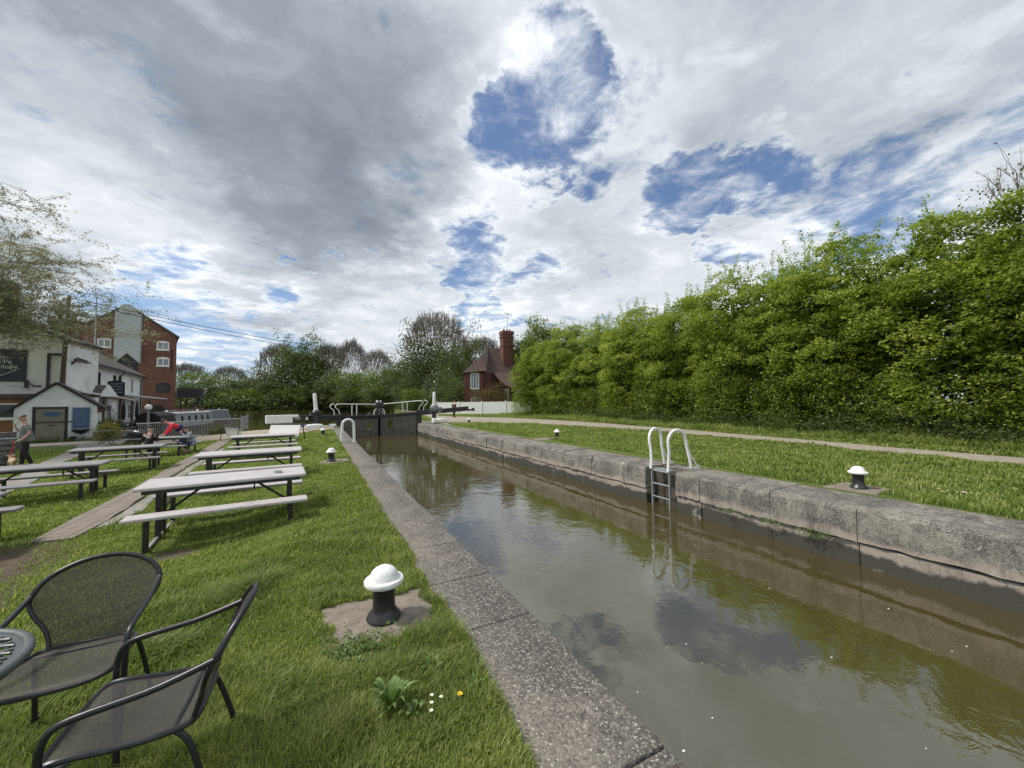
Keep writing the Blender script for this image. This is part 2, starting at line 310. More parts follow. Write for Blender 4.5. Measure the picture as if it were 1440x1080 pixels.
# ---------------------------------------------------------------- builders
class MB:
    def __init__(s): s.v = []; s.f = []
    def add(s, vs, fs):
        o = len(s.v); s.v += [tuple(v) for v in vs]; s.f += [tuple(i+o for i in f) for f in fs]; return s
    def hexa(s, p):   # 8 points: bottom ring 0-3, top ring 4-7
        return s.add(p, [(0,3,2,1),(4,5,6,7),(0,1,5,4),(1,2,6,5),(2,3,7,6),(3,0,4,7)])
    def box(s, c, d, rz=0, M=None):
        hx, hy, hz = d[0]/2, d[1]/2, d[2]/2
        pts = [(-hx,-hy,-hz),(hx,-hy,-hz),(hx,hy,-hz),(-hx,hy,-hz),(-hx,-hy,hz),(hx,-hy,hz),(hx,hy,hz),(-hx,hy,hz)]
        m = Matrix.Translation(c) @ (M if M is not None else Matrix.Rotation(rz, 4, 'Z'))
        return s.hexa([m @ Vector(p) for p in pts])
    def beam(s, a, b, w, h, up=(0,0,1)):
        a, b = Vector(a), Vector(b); d = b-a; L = d.length; x = d.normalized(); y = Vector(up).cross(x)
        if y.length < 1e-4: y = Vector((0,1,0))
        y.normalize(); z = x.cross(y)
        M = Matrix((x, y, z)).transposed().to_4x4()
        return s.box((a+b)/2, (L, w, h), M=M)
    def tube(s, pts, r, n=8, closed=False):
        pts = [Vector(p) for p in pts]; k = len(pts); rs = r if isinstance(r, (list, tuple)) else [r]*k
        rings = []; up = None
        for i, p in enumerate(pts):
            a = pts[(i-1) % k] if (closed or i > 0) else p; b = pts[(i+1) % k] if (closed or i < k-1) else p
            t = (b-a).normalized()
            if up is None: up = Vector((0,0,1)) if abs(t.z) < .9 else Vector((1,0,0))
            u = (up - t*up.dot(t)).normalized(); v = t.cross(u); up = u
            rings.append([p+(u*math.cos(2*math.pi*j/n)+v*math.sin(2*math.pi*j/n))*rs[i] for j in range(n)])
        vs = [q for rg in rings for q in rg]; fs = []
        for i in range(k if closed else k-1):
            i2 = (i+1) % k
            for j in range(n): j2 = (j+1) % n; fs.append((i*n+j, i*n+j2, i2*n+j2, i2*n+j))
        if not closed: fs += [tuple(reversed(range(n))), tuple((k-1)*n+j for j in range(n))]
        return s.add(vs, fs)
    def lathe(s, prof, c=(0,0,0), n=24, M=None, caps=True):
        vs = []; fs = []
        for (r, z) in prof:
            for j in range(n):
                a = 2*math.pi*j/n; p = Vector((r*math.cos(a), r*math.sin(a), z)); p = (M @ p) if M is not None else p
                vs.append(p+Vector(c))
        for i in range(len(prof)-1):
            for j in range(n): j2 = (j+1) % n; fs.append((i*n+j, i*n+j2, (i+1)*n+j2, (i+1)*n+j))
        if caps: fs += [tuple(reversed(range(n))), tuple((len(prof)-1)*n+j for j in range(n))]
        return s.add(vs, fs)
    def prism(s, poly, off):
        n = len(poly); a = [Vector(p) for p in poly]; b = [p+Vector(off) for p in a]
        return s.add(a+b, [tuple(reversed(range(n))), tuple(range(n, 2*n))]+[(i, (i+1) % n, n+(i+1) % n, n+i) for i in range(n)])
    def build(s, name, mat, parent=None, smooth=False, bev=0, seg=2, fixn=True):
        me = bpy.data.meshes.new(name); me.from_pydata(s.v, [], s.f); me.update()
        if fixn:
            bm = bmesh.new(); bm.from_mesh(me); bmesh.ops.recalc_face_normals(bm, faces=bm.faces); bm.to_mesh(me); bm.free()
        if mat: me.materials.append(mat)
        o = bpy.data.objects.new(name, me); COL.objects.link(o)
        if parent: o.parent = parent
        if smooth:
            me.polygons.foreach_set('use_smooth', [True]*len(me.polygons))
            me.set_sharp_from_angle(angle=R(40))
        if bev:
            md = o.modifiers.new('bevel', 'BEVEL'); md.width = bev; md.segments = seg; md.limit_method = 'ANGLE'; md.angle_limit = R(35)
        return o
def tag(o, label, cat, group=None, kind=None):
    if label: o['label'] = label
    if cat: o['category'] = cat
    if group: o['group'] = group
    if kind: o['kind'] = kind
    return o
def thing(name, label, cat, loc=(0,0,0), rz=0, group=None):
    o = bpy.data.objects.new(name, None); COL.objects.link(o); o.empty_display_size = .1
    o.location = loc; o.rotation_euler = (0,0,rz); return tag(o, label, cat, group)
def kids(o): return [c for c in bpy.data.objects if c.parent == o]
def copy_tree(o, loc=None, rz=None, label=None, parent=None, scale=None):
    c = o.copy(); COL.objects.link(c)
    if parent: c.parent = parent
    if loc is not None: c.location = loc
    if rz is not None: c.rotation_euler = (0,0,rz)
    if label: c['label'] = label
    if scale: c.scale = scale
    for ch in kids(o): copy_tree(ch, parent=c)
    return c
def npmesh(name, verts, faces_flat, loop_tot, mat, tint=None, parent=None, smooth=False):
    me = bpy.data.meshes.new(name); nv = len(verts); nl = len(faces_flat); nf = len(loop_tot)
    me.vertices.add(nv); me.vertices.foreach_set('co', np.asarray(verts, np.float32).ravel())
    me.loops.add(nl); me.loops.foreach_set('vertex_index', np.asarray(faces_flat, np.int32))
    me.polygons.add(nf); lt = np.asarray(loop_tot, np.int32); st = np.concatenate([[0], np.cumsum(lt)[:-1]]).astype(np.int32)
    me.polygons.foreach_set('loop_start', st); me.polygons.foreach_set('loop_total', lt)
    if tint is not None:
        a = me.attributes.new('tint', 'FLOAT', 'POINT'); a.data.foreach_set('value', np.asarray(tint, np.float32))
    if smooth: me.polygons.foreach_set('use_smooth', np.ones(nf, bool))
    me.update(calc_edges=True); me.validate(); me.materials.append(mat)
    o = bpy.data.objects.new(name, me); COL.objects.link(o)
    if parent: o.parent = parent
    return o
def leaf_arrays(cent, ctint, per, spread, size, rng, flat=.5, aspect=.55, tj=.22):
    """clusters of rhombic leaves round the given centres"""
    n = len(cent)*per
    c = np.repeat(cent, per, 0)+rng.normal(0, 1, (n,3))*spread*np.array([1,1,.7])
    a = rng.normal(0, 1, (n,3)); a[:,2] *= .6; a /= np.linalg.norm(a, axis=1)[:,None]
    nrm = rng.normal(0, 1, (n,3)); nrm[:,2] = np.abs(nrm[:,2])+flat; b = np.cross(a, nrm); b /= np.linalg.norm(b, axis=1)[:,None]+1e-9
    s = (size*rng.uniform(.6, 1.35, n))[:,None]
    k = np.cross(a, b)*s*.12
    v = np.stack([c-a*s, c-b*s*aspect+k, c+a*s, c+b*s*aspect+k], 1).reshape(-1,3)
    t = np.clip(np.repeat(ctint, per)+rng.normal(0, tj, n), 0, 1)
    return v, np.repeat(t, 4)
def leaves_obj(name, cent, ctint, per, spread, size, rng, mat, parent=None, **kw):
    v, t = leaf_arrays(cent, ctint, per, spread, size, rng, **kw)
    return npmesh(name, v, np.arange(len(v)), np.full(len(v)//4, 4), mat, t, parent)
def limbs(rng, base, height, spread, levels=3, n0=5, r0=.12, lean=(0,0), droop=0.):
    """tapered trunk with limbs; returns MB and tip points"""
    mb = MB(); tips = []
    def grow(p, d, L, r, lv):
        k = 4; pts = [p]; rs = [r]
        for i in range(k):
            d = (d+Vector(rng.normal(0, .13, 3))+Vector((0,0,-droop*.05))).normalized(); p = p+d*L/k; pts.append(p); rs.append(r*(1-.5*(i+1)/k))
        mb.tube([tuple(q) for q in pts], rs, 6 if lv > 1 else 4 if lv else 3)
        if lv == 0: tips.append(p); return
        m = n0 if lv == levels else int(rng.integers(3, 5))
        for i in range(m):
            t = rng.uniform(.45, 1) if lv < levels else rng.uniform(.55, 1); q = pts[min(k, max(1, int(t*k+.5)))]
            ang = rng.uniform(0, 2*math.pi); sp = spread*rng.uniform(.6, 1.2)
            dd = (d+Vector((math.cos(ang)*sp, math.sin(ang)*sp, rng.uniform(-.1, .45)))).normalized()
            grow(q, dd, L*rng.uniform(.55, .8), rs[-1]*.75, lv-1)
    grow(Vector(base), Vector((lean[0], lean[1], 1)).normalized(), height, r0, levels)
    return mb, np.array([tuple(t) for t in tips])
def crown_pts(rng, n, rad, lump=.25, shell=.55):
    """cluster centres in a lumpy ellipsoid, denser towards its outside"""
    u = rng.normal(0, 1, (n,3)); u /= np.linalg.norm(u, axis=1)[:,None]
    ph = rng.uniform(0, 6.28, 6); l = 1+lump*(np.sin(u[:,0]*4+ph[0])*np.sin(u[:,1]*4+ph[1])+.6*np.sin(u[:,2]*6+ph[2]+u[:,0]*3)+.4*np.sin(u[:,1]*9+ph[3]))
    r = rng.uniform(shell**3, 1, n)**(1/3)*l
    return u*r[:,None]*np.array(rad)
def blobby(name, mat): pass

# ---------------------------------------------------------------- terrain
def sstep(t): t = np.clip(t, 0, 1); return t*t*(3-2*t)
def gz(x, y=0):
    x = np.asarray(x, float)
    l = -.12*sstep((.1-x)/1.2)-.04*np.clip(-x-.3, 0, 8)
    return np.where(x < 3, np.maximum(l, -.45), 0.)
def gzr(x, y=0): x = np.asarray(x, float); return .35*sstep((x-18.5)/5)
rngT = np.random.default_rng(3)
def mudf(x, y):
    x = np.asarray(x, float); y = np.asarray(y, float); m = np.zeros(np.broadcast(x, y).shape)
    for cx, cy, rx_, ry_, k in [(-3.6,6.6,1.1,1.4,1.),(-2.9,5.4,.8,.9,.7),(-1.5,6.0,.35,.3,.85),(-1.3,7.1,.9,.45,.42),(-4.9,10.7,1.6,.7,.35),(-1.3,10.2,.9,.5,.3),(-5.2,15.2,1.2,.6,.35),(-4.6,7.6,1.2,.8,.8),(-5.5,19.0,2.2,.9,.5),(-3.3,4.7,.8,.5,.5),(-2.1,4.6,.35,.25,.55),(-.35,6.1,.5,.25,.45),(.55,4.6,.12,.3,.45),(-1.0,5.3,.3,.2,.4)]:
        m = np.maximum(m, k*np.exp(-(((x-cx)/rx_)**2+((y-cy)/ry_)**2)))
    return m
def sheet(name, rows, mat, zf, nx=40, skirt=2., label=None, pw=1.):
    """rows: (y, x0, x1); grid with skirts down to the bed of the canal"""
    vs = []; mud = []; ny = len(rows)
    for (y, a, b) in rows:
        t = np.linspace(0, 1, nx)**pw; xs = b+(a-b)*t if pw != 1 else a+(b-a)*t
        for x in xs: vs.append((x, y, float(zf(x, y)))); mud.append(float(mudf(x, y)) if x < 2 else 0)
    fs = [(i*nx+j, i*nx+j+1, (i+1)*nx+j+1, (i+1)*nx+j) for i in range(ny-1) for j in range(nx-1)]
    ring = [j for j in range(nx)]+[i*nx+nx-1 for i in range(1, ny)]+[(ny-1)*nx+j for j in range(nx-2, -1, -1)]+[i*nx for i in range(ny-2, 0, -1)]
    o = len(vs)
    for q in ring: x, y, z = vs[q]; vs.append((x, y, z-skirt)); mud.append(1)
    k = len(ring); fs += [(ring[i], ring[(i+1) % k], o+(i+1) % k, o+i) for i in range(k)]
    b = MB(); b.add(vs, fs); ob = b.build(name, mat, smooth=False)
    a = ob.data.attributes.new('mud', 'FLOAT', 'POINT'); a.data.foreach_set('value', mud)
    ob['kind'] = 'structure'; return ob
ys = list(np.concatenate([np.arange(-14, -1, 2), np.arange(-1, 12, .35), np.arange(12, 28.01, .8)]))
sheet('lawn', [(y, -70, .87) for y in ys], M_ground, gz, 130, 2, pw=2.2)
def rail_x(y): return -9.1+(y-28)*.82
sheet('lawn', [(y, rail_x(y), x1) for y, x1 in [(28,1.4),(29,1.4),(30.2,1.4),(31.2,.9),(32.2,-.6),(33.2,-3.2)]], M_ground, lambda x, y: gz(x), 30, 2)
sheet('ground', [(y, -70, -9.6-(y-28)*.20) for y in (28,30,33,36,40,45,50,56,62,70,80,100,130)], M_ground, lambda x, y: -.45 if x < -9.5 else float(gz(x)), 30, 2)
def right_x(y): return float(np.interp(y, [-14,30.5,31.2,34,40,55,72,120,170], [8.06,8.06,8.3,9.2,10.3,12.2,14.3,19.5,25]))
sheet('right_bank_lawn', [(y, right_x(y), 90) for y in list(np.arange(-14, 30, 1.))+[30,31.2,34,40,47,55,63,72,90,120,140]], M_ground, lambda x, y: gzr(x), 50, 2)
sheet('far_bank', [(y, -400, 500) for y in (139,145,150,200,320,700)], M_ground, lambda x, y: -.2+.9*sstep((y-139)/40.), 30, 2)
sheet('ground', [(y, -400, 500) for y in (-300,-100,-30,-14)], M_ground, lambda x, y: -.45, 10, 1)
wb = MB(); wb.add([(-450,-14,-.86),(500,-14,-.86),(500,700,-.86),(-450,700,-.86)], [(0,1,2,3)]); wo_ = wb.build('canal_water', M_water); wo_['kind'] = 'structure'
bd = MB(); bd.add([(-450,-14,-3),(500,-14,-3),(500,700,-3),(-450,700,-3)], [(0,1,2,3)]); bo_ = bd.build('canal_bed', M_wallb); bo_['kind'] = 'structure'
def strip(name, L, Rr, mat, zf, dz, sub=1):
    """band between two polylines with a thin edge"""
    vs = []; fs = []; n = len(L)
    for (a, b) in zip(L, Rr):
        for t in (0, .5, 1): x = a[0]+(b[0]-a[0])*t; y = a[1]+(b[1]-a[1])*t; vs.append((x, y, float(zf(x, y))+dz))
    for i in range(n-1):
        for j in (0, 1): fs.append((i*3+j, i*3+j+1, (i+1)*3+j+1, (i+1)*3+j))
    o = len(vs); ring = [0,1,2]+[i*3+2 for i in range(1, n)]+[(n-1)*3+1, (n-1)*3]+[i*3 for i in range(n-2, 0, -1)]
    for q in ring: x, y, z = vs[q]; vs.append((x, y, z-.06))
    k = len(ring); fs += [(ring[i], ring[(i+1) % k], o+(i+1) % k, o+i) for i in range(k)]
    ob = MB().add(vs, fs).build(name, mat); ob['kind'] = 'structure'; return ob
def resamp(P, n, jit=0, rng=rngT):
    P = np.array(P, float); d = np.concatenate([[0], np.cumsum(np.linalg.norm(np.diff(P, axis=0), axis=1))]); t = np.linspace(0, d[-1], n)
    q = np.stack([np.interp(t, d, P[:,0]), np.interp(t, d, P[:,1])], 1); return q+rng.normal(0, jit, q.shape)
lawnz = lambda x, y: float(gz(x))
strip('brick_path', resamp([(-3.46,7.7),(-3.52,9.03),(-3.6,10.9),(-3.75,12.9),(-3.95,15.7),(-4.2,20),(-4.6,25)], 40, .012), resamp([(-3.02,7.5),(-2.93,8.3),(-2.98,9.0),(-3.08,10.4),(-3.3,12.5),(-3.45,15),(-3.65,20),(-4.0,25)], 40, .02), M_path, lawnz, .03)
strip('brick_path', resamp([(-2.93,8.0),(-2.92,8.9),(-3.0,10.4),(-3.22,12.5),(-3.37,15),(-3.57,20)], 30, .01), resamp([(-2.72,8.1),(-2.68,8.9),(-2.8,10.4),(-3.0,12.5),(-3.17,15),(-3.38,20)], 30, .03), M_flag, lawnz, .022)
strip('flagstone_path', resamp([(-6.6,11.5),(-7.0,14),(-8.9,20.3),(-10.6,27),(-13,33)], 30, .03), resamp([(-6.0,11.5),(-6.4,14),(-8.2,20),(-9.6,26.5),(-10.6,33)], 30, .03), M_flag, lawnz, .025)
strip('patio', resamp([(-14.2,29),(-15.5,36),(-17,46),(-18,57)], 12), resamp([(-9.4,28.2),(-10.9,34),(-12.4,44),(-14,57)], 12), M_flag, lambda x, y: -.45, .03)
strip('lockside_paving', resamp([(-8.6,28.4),(-7.5,29.9),(-5.6,32.3),(-4.2,33.0),(-1.5,32.3),(.8,31.1),(1.39,30.4)], 16), resamp([(-7.2,25.4),(-5.6,25.6),(-4,25.6),(-2.6,25.6),(-1.2,25.7),(0,26.4),(.86,26.8)], 16), M_tan, lawnz, .03)
strip('towpath', resamp([(14.4,-12),(14.35,2),(14.5,4.2),(15.0,8.1),(15.2,15),(14.7,20),(13.0,24.5),(10.6,27.3),(8.3,29)], 50, .05), resamp([(15.9,-12),(15.9,2),(16.1,5),(16.6,9),(17.4,15),(17.8,22),(17.6,28),(16.6,34),(12.5,44)], 50, .05), M_gravel, lambda x, y: float(gzr(x)), .02)
strip('towpath', resamp([(8.35,26.5),(8.35,28),(8.4,30.5),(9.4,33.5),(10.5,39),(12.5,50),(14.6,70),(17,95)], 24, .03), resamp([(9.2,26),(11.2,28.3),(12.5,30),(12.9,33),(12.5,40),(14.5,50),(16.6,70),(19,95)], 24, .06), M_gravel, lambda x, y: float(gzr(x)), .012)

# ---------------------------------------------------------------- lock walls
rng = np.random.default_rng(11)
tl = thing('lock_wall', 'near lock wall of dark speckled concrete coping stones beside the lawn', 'wall')
cs = MB(); yj = [-3.2,-1.4,.2,1.35,2.62,3.4,4.3,6.1,8.2,10.2,12.4,14.6,16.9,19.3,21.9,24.6,27.4,30.6]
for a, b in zip(yj[:-1], yj[1:]):
    dzv = rng.uniform(-.006, .008); dxv = rng.uniform(-.01, .012); tw = rng.uniform(-.006, .006)
    cs.hexa([(.87,a+.004,-.3),(1.47+dxv,a+.004+tw,-.3),(1.47+dxv,b-.004,-.3),(.87,b-.004,-.3),(.87,a+.004,dzv),(1.47+dxv,a+.004+tw,dzv-.004),(1.47+dxv,b-.004,dzv),(.87,b-.004,dzv+.003)])
co_ = cs.build('coping_stones', M_cop, tl, bev=.018, seg=2)
MB().box((1.2,13,-1.66), (.46,36,2.7)).build('wall_face', M_wallb, tl)
MB().box((1.165,13.5,-.19), (.56,34.6,.21)).build('coping_bed', M_wallb, tl)
tr_ = thing('lock_wall', 'far lock wall of large weathered stone blocks below the grass and towpath', 'wall')
def lockwall_R():
    blocks = MB(); lower = MB(); y = -6.
    while y < 30.4:
        L = rng.uniform(1.15, 2.1); y2 = min(y+L, 30.4)
        if y < 6.03 < y2: y2 = 6.03
        if y2-y < .25: y2 = min(y+.5, 30.4)
        fx_ = 7.05+rng.uniform(-.012, .015); zt = rng.uniform(-.02, .012); zb = -.50+rng.uniform(-.02, .02)
        back = 8.1+rng.uniform(-.04, .05)
        # front face split so that arris can be chipped and rounded
        n = 15; ysn = np.linspace(y+.005, y2-.005, n); vs = []; ch_ = 0
        for q in ysn:
            j = rng.uniform(-.016, .016); ch_ = max(0, .6*ch_+rng.uniform(-.03,.045)*(rng.random() < .6)); e_ = (.02 if q in (ysn[0], ysn[-1]) else 0)*rng.random()
            vs += [(fx_+j, q, zb+rng.uniform(-.015, .01)), (fx_+j*.6+rng.uniform(-.01,.01)+e_, q, -.27), (fx_+j*.7+.008+ch_*.5+e_, q, zt-.065-ch_*.4), (fx_+.04+ch_+e_, q, zt-.008-ch_*.15), (fx_+.35, q, zt+rng.uniform(-.006,.006)), (back, q, zt), (back, q, zb), ]
        fs = []
        for i in range(n-1):
            for k in range(7): k2 = (k+1) % 7; fs.append((i*7+k, i*7+k2, (i+1)*7+k2, (i+1)*7+k))
        fs += [tuple(range(7)), tuple((n-1)*7+k for k in reversed(range(7)))]
        blocks.add(vs, fs)
        lf = fx_+.03+rng.uniform(0, .03)
        lower.hexa([(lf,y+.004,-1.0),(7.7,y+.004,-1.0),(7.7,y2-.004,-1.0),(lf,y2-.004,-1.0),(lf-.0,y+.004,-.53),(7.7,y+.004,-.53),(7.7,y2-.004,-.53),(lf,y2-.004,-.53)])
        y = y2
        if abs(y-6.03) < .01: y = 6.88      # recess for the ladder
    return blocks, lower
b_, l_ = lockwall_R()
b_.build('stone_blocks', M_copR, tr_); l_.build('lower_course', M_copR, tr_, bev=.02)
MB().box((7.5,6.455,-1.2), (.3,.86,2.3)).build('ladder_recess', M_wallb, tr_)
MB().box((7.9,6.455,-.25), (.48,.86,.46)).build('coping_stone', M_copR, tr_)
MB().box((7.44,-.5,-2.0), (.6,13.,2.04)).box((7.44,18.64,-2.0), (.6,23.5,2.04)).box((7.85,12,-.85), (.3,36.6,.7)).build('wall_face', M_wallb, tr_)
# white quoin at the gate end
MB().box((7.12,30.5,-.35), (.16,.22,.72)).build('white_quoin', M_white, tr_, bev=.02)
MB().hexa([(7.05,30.62,-2),(9.0,30.62,-2),(9.4,34,-2),(8.3,34.2,-2),(7.05,30.62,-.05),(9.0,30.62,-.05),(9.4,34,-.05),(8.3,34.2,-.05)]).build('wing_wall', M_copR, tr_, bev=.03)

# bollards ---------------------------------------------------------
def bollard_proto(label):
    t = thing('mooring_bollard', label, 'bollard', group='white capped mooring bollards along the lock')
    MB().lathe([(.125,0),(.13,.012),(.122,.03),(.095,.06),(.085,.085),(.082,.15),(.086,.25),(.093,.285)], n=28).build('post', M_black, t, smooth=True)
    MB().lathe([(.09,.262),(.14,.268),(.148,.278),(.148,.298),(.142,.308),(.115,.314),(.108,.33),(.095,.36),(.072,.385),(.04,.402),(.012,.408)], n=32).build('cap', M_white, t, smooth=True)
    return t
bp = bollard_proto('nearest black bollard with white domed cap, on a stone slab in the lawn'); bp.location = (.46,3.06,.008); bp.scale = (.96,.96,.93)
for x, y, z, l in [(.37,11.85,0,'white capped bollard in the near lawn, second along from the big one on a slab'), (.29,21.9,0,'small distant white capped bollard on the lawn beyond the second one, before the gate'),
                   (8.45,3.33,.02,'white capped bollard on the far bank to the right of the white ladder'), (9.25,14.0,.0,'white capped bollard on the far bank in the grass, left of the ladder'),
                   (10.3,27.6,.02,'farthest white capped bollard on the far bank, near the black balance beam')]:
    copy_tree(bp, (x,y,z), 0.3*x, l)
def slab(x0, y0, x1, y1, z, lab, seed):
    r = np.random.default_rng(seed); n = 7
    P = [(x0+(x1-x0)*t, y0) for t in np.linspace(0,1,n)[:-1]]+[(x1, y0+(y1-y0)*t) for t in np.linspace(0,1,n)[:-1]]+[(x1-(x1-x0)*t, y1) for t in np.linspace(0,1,n)[:-1]]+[(x0, y1-(y1-y0)*t) for t in np.linspace(0,1,n)[:-1]]
    P = [(a+r.normal(0,.014), b+r.normal(0,.014), z-.14) for a, b in P]
    o = MB().prism(P, (0,0,.14)).build('stone_slab', M_slab, bev=.012); return tag(o, lab, 'slab', 'stone slabs under the bollards')
slab(.05,2.74,.84,3.44,.005,'pinkish stone slab under the nearest bollard in the lawn',1)
slab(.1,11.5,.86,12.3,.004,'stone slab under the second bollard on the near lawn',2)
slab(8.12,3.0,8.85,3.7,.018,'stone slab under the bollard right of the white ladder',3)
slab(8.12,13.6,9.6,14.4,.01,'stone slab under the far bank bollard left of the ladder',4)

# hoop on the near coping -------------------------------------------
def arc(c, r, a0, a1, n, ux_=(1,0,0), uz_=(0,0,1)):
    c = Vector(c); ux_ = Vector(ux_); uz_ = Vector(uz_)
    return [tuple(c+ux_*r*math.cos(a0+(a1-a0)*i/n)+uz_*r*math.sin(a0+(a1-a0)*i/n)) for i in range(n+1)]
hp = thing('grab_hoop', 'white steel grab hoop standing on the near coping', 'handrail', (1.16,17.3,0))
MB().tube([(-.24,0,0),(-.235,0,.35),(-.22,0,.72)]+arc((0,0,.72),.22,math.pi,0,12)[1:]+[(.235,0,.35),(.24,0,0)], .052, 12).build('hoop', M_white, hp, smooth=True)
for x_ in (-.24,.24): MB().box((x_,0,.006),(.2,.2,.012)).build('base_plate', M_steel, hp)
# ladder --------------------------------------------------------------
ld = thing('lock_ladder', 'galvanised ladder with white hooped handrails set into the far lock wall', 'ladder', (7.05,6.45,0))
for s in (-1, 1):
    y = s*.25
    MB().tube([(.0,y,-.02),(.02,y,.18),(.03,y*1.05,.42),(.0,y*1.1,.62)]+[(.0+.24-.24*math.cos(a),y*(1.1+.3*min(1,a/3)),.66+.25*math.sin(a)) for a in np.linspace(.1,3.04,11)]+[(.50,y*1.45,.5),(.56,y*1.5,.25),(.60,y*1.52,.03)], .034, 10).build('handrail', M_white, ld, smooth=True)
    MB().tube([(.49,y*1.45,.55),(.60,y*1.5,.30),(.78,y*1.5,.10),(.90,y*1.5,.03)], .02, 8).tube([(.60,y*1.52,.025),(.90,y*1.5,.025)], .02, 8).build('brace', M_white, ld, smooth=True)
    MB().beam((.04,y,0),(.04,y,-1.6),.03,.06,(1,0,0)).build('stringer', M_steel, ld, bev=.004)
for z in (-.05,-.35,-.65,-.95):
    MB().tube([(.04,-.25,z),(.04,.25,z)], .016 if z < -.1 else .02, 8).build('rung', M_steel, ld, smooth=True)
MB().box((.12,0,-.012),(.16,.5,.02)).build('top_step', M_steel, ld)

# ---------------------------------------------------------------- lock gate
def gate(name, label, heel, mitre, out, zm, zh, zo, white_end):
    g = thing(name, label, 'lock gate'); H_, Mi, O = Vector((*heel,0)), Vector((*mitre,0)), Vector((*out,0))
    d = (H_-Mi); L = d.length; u = d.normalized(); nrm = Vector((-u.y, u.x, 0))
    if nrm.y > 0: nrm = -nrm
    # planks with two paddle openings
    pl = MB(); n = 15; r = np.random.default_rng(int(L*100))
    for i in range(n):
        a, b = i/n, (i+1)/n; ph = Mi+u*L*a; q = Mi+u*L*b; off = nrm*r.uniform(-.008,.01); zt = zm+(zh-zm)*(a+b)/2-.05
        hole = i in (3,4) if white_end else i in (3,4)
        for z0, z1 in (((-2.2,-.42),(.22,zt)) if hole else ((-2.2,zt),)):
            pl.beam(ph+u*.006+off+Vector((0,0,(z0+z1)/2)), q-u*.006+off+Vector((0,0,(z0+z1)/2)), .09, z1-z0)
    pl.build('planking', M_dtimber, g, bev=.006, seg=1)
    fr = MB()
    for z in (.32,-.48,-1.1): fr.beam(Mi+nrm*-.13+Vector((0,0,z)), H_+nrm*-.13+Vector((0,0,z)), .16, .2)
    fr.build('cross_rail', M_dtimber, g, bev=.01)
    MB().beam(H_+Vector((0,0,-2.2)), H_+Vector((0,0,zh+.1)), .36, .36, (0,1,0)).build('heel_post', M_black, g, bev=.03)
    MB().beam(Mi+Vector((0,0,-2.2)), Mi+Vector((0,0,zm+.02)), .26, .28, (0,1,0)).build('mitre_post', M_dtimber, g, bev=.02)
    bm_ = MB(); A = Mi+Vector((0,0,zm-.10)); B = H_+Vector((0,0,zh-.15)); C_ = O+Vector((0,0,zo-.16))
    bm_.beam(A, B, .26, .22); bm_.beam(B, C_, .34, .36); bo = bm_.build('balance_beam', M_black, g, bev=.025)
    e = (O-H_).normalized()
    if white_end:
        we = MB(); S = O+Vector((0,0,zo-.24)); we.beam(S-e*1.15, S+e*.35, .40, .52); we.beam(S-e*1.5+Vector((0,0,.17)), S-e*1.15+Vector((0,0,.17)), .40, .18)
        we.build('white_end', M_white, g, bev=.04, seg=3)
    else:
        we = MB(); S = O+Vector((0,0,zo-.28)); we.beam(S-e*.02, S+e*.30, .34, .14); we.beam(S+e*.30+Vector((0,0,.03)), S+e*.50+Vector((0,0,.03)), .34, .26)
        we.build('beam_end', M_black, g, bev=.06, seg=3)
    # marks on the beam's near face: white triangle and grey plate
    k = H_+(O-H_)*(.52 if white_end else .40); zk = zh+(zo-zh)*(.52 if white_end else .40)-.16; bn = Vector((-e.y, e.x, 0)); bn = -bn if bn.y > 0 else bn
    f = k+bn*.176; ex = Vector((abs(e.x), e.y*math.copysign(1,e.x), 0))
    MB().prism([f-ex*.11+Vector((0,0,zk-.11)), f+ex*.11+Vector((0,0,zk-.11)), f+ex*.02+Vector((0,0,zk+.09)), f-ex*.02+Vector((0,0,zk+.09))], bn*.006).build('triangle_mark', M_white, g)
    f2 = f-ex*.55
    MB().prism([f2-ex*.17+Vector((0,0,zk-.10)), f2+ex*.17+Vector((0,0,zk-.10)), f2+ex*.17+Vector((0,0,zk+.10)), f2-ex*.17+Vector((0,0,zk+.10))], bn*.006).build('name_plate', M_grey, g)
    # handrail
    def P(t, z, o=0.): q = Mi+(H_-Mi)*t+nrm*(-.02+o); zz_ = zm+(zh-zm)*t; return (q.x, q.y, zz_+z)
    hr = MB(); RH = .82
    hr.tube([P(.10,RH),P(.3,RH),P(.6,RH),P(.9,RH),P(1.05,RH)], .036, 8)
    hr.build('top_rail', M_white, g, smooth=True)
    for t, s in ((.02,-1),(.12,-1),(.58,0),(.70,0),(1.0,1),(1.12,1)):
        p = MB()
        if s: p.tube([P(t,0),P(t,.22),P(t+.02*s,.38),P(t+.095*s,.56),P(t+.10*s,.68),P(t+.06*s,.79),P(t-.0*s,RH)], .034, 8)
        else: p.tube([P(t,0),P(t,.8)], .034, 8)
        p.build('stanchion', M_white, g, smooth=True)
    return g
gate('lock_gate', 'left leaf of the timber lock gate with a white ended black balance beam', (1.45,30.0), (4.3,31.5), (-2.55,29.0), .68, .75, .88, True)
gate('lock_gate', 'right leaf of the timber lock gate with an all black balance beam', (7.2,30.5), (4.36,31.5), (11.0,29.6), .68, .93, 1.24, False)
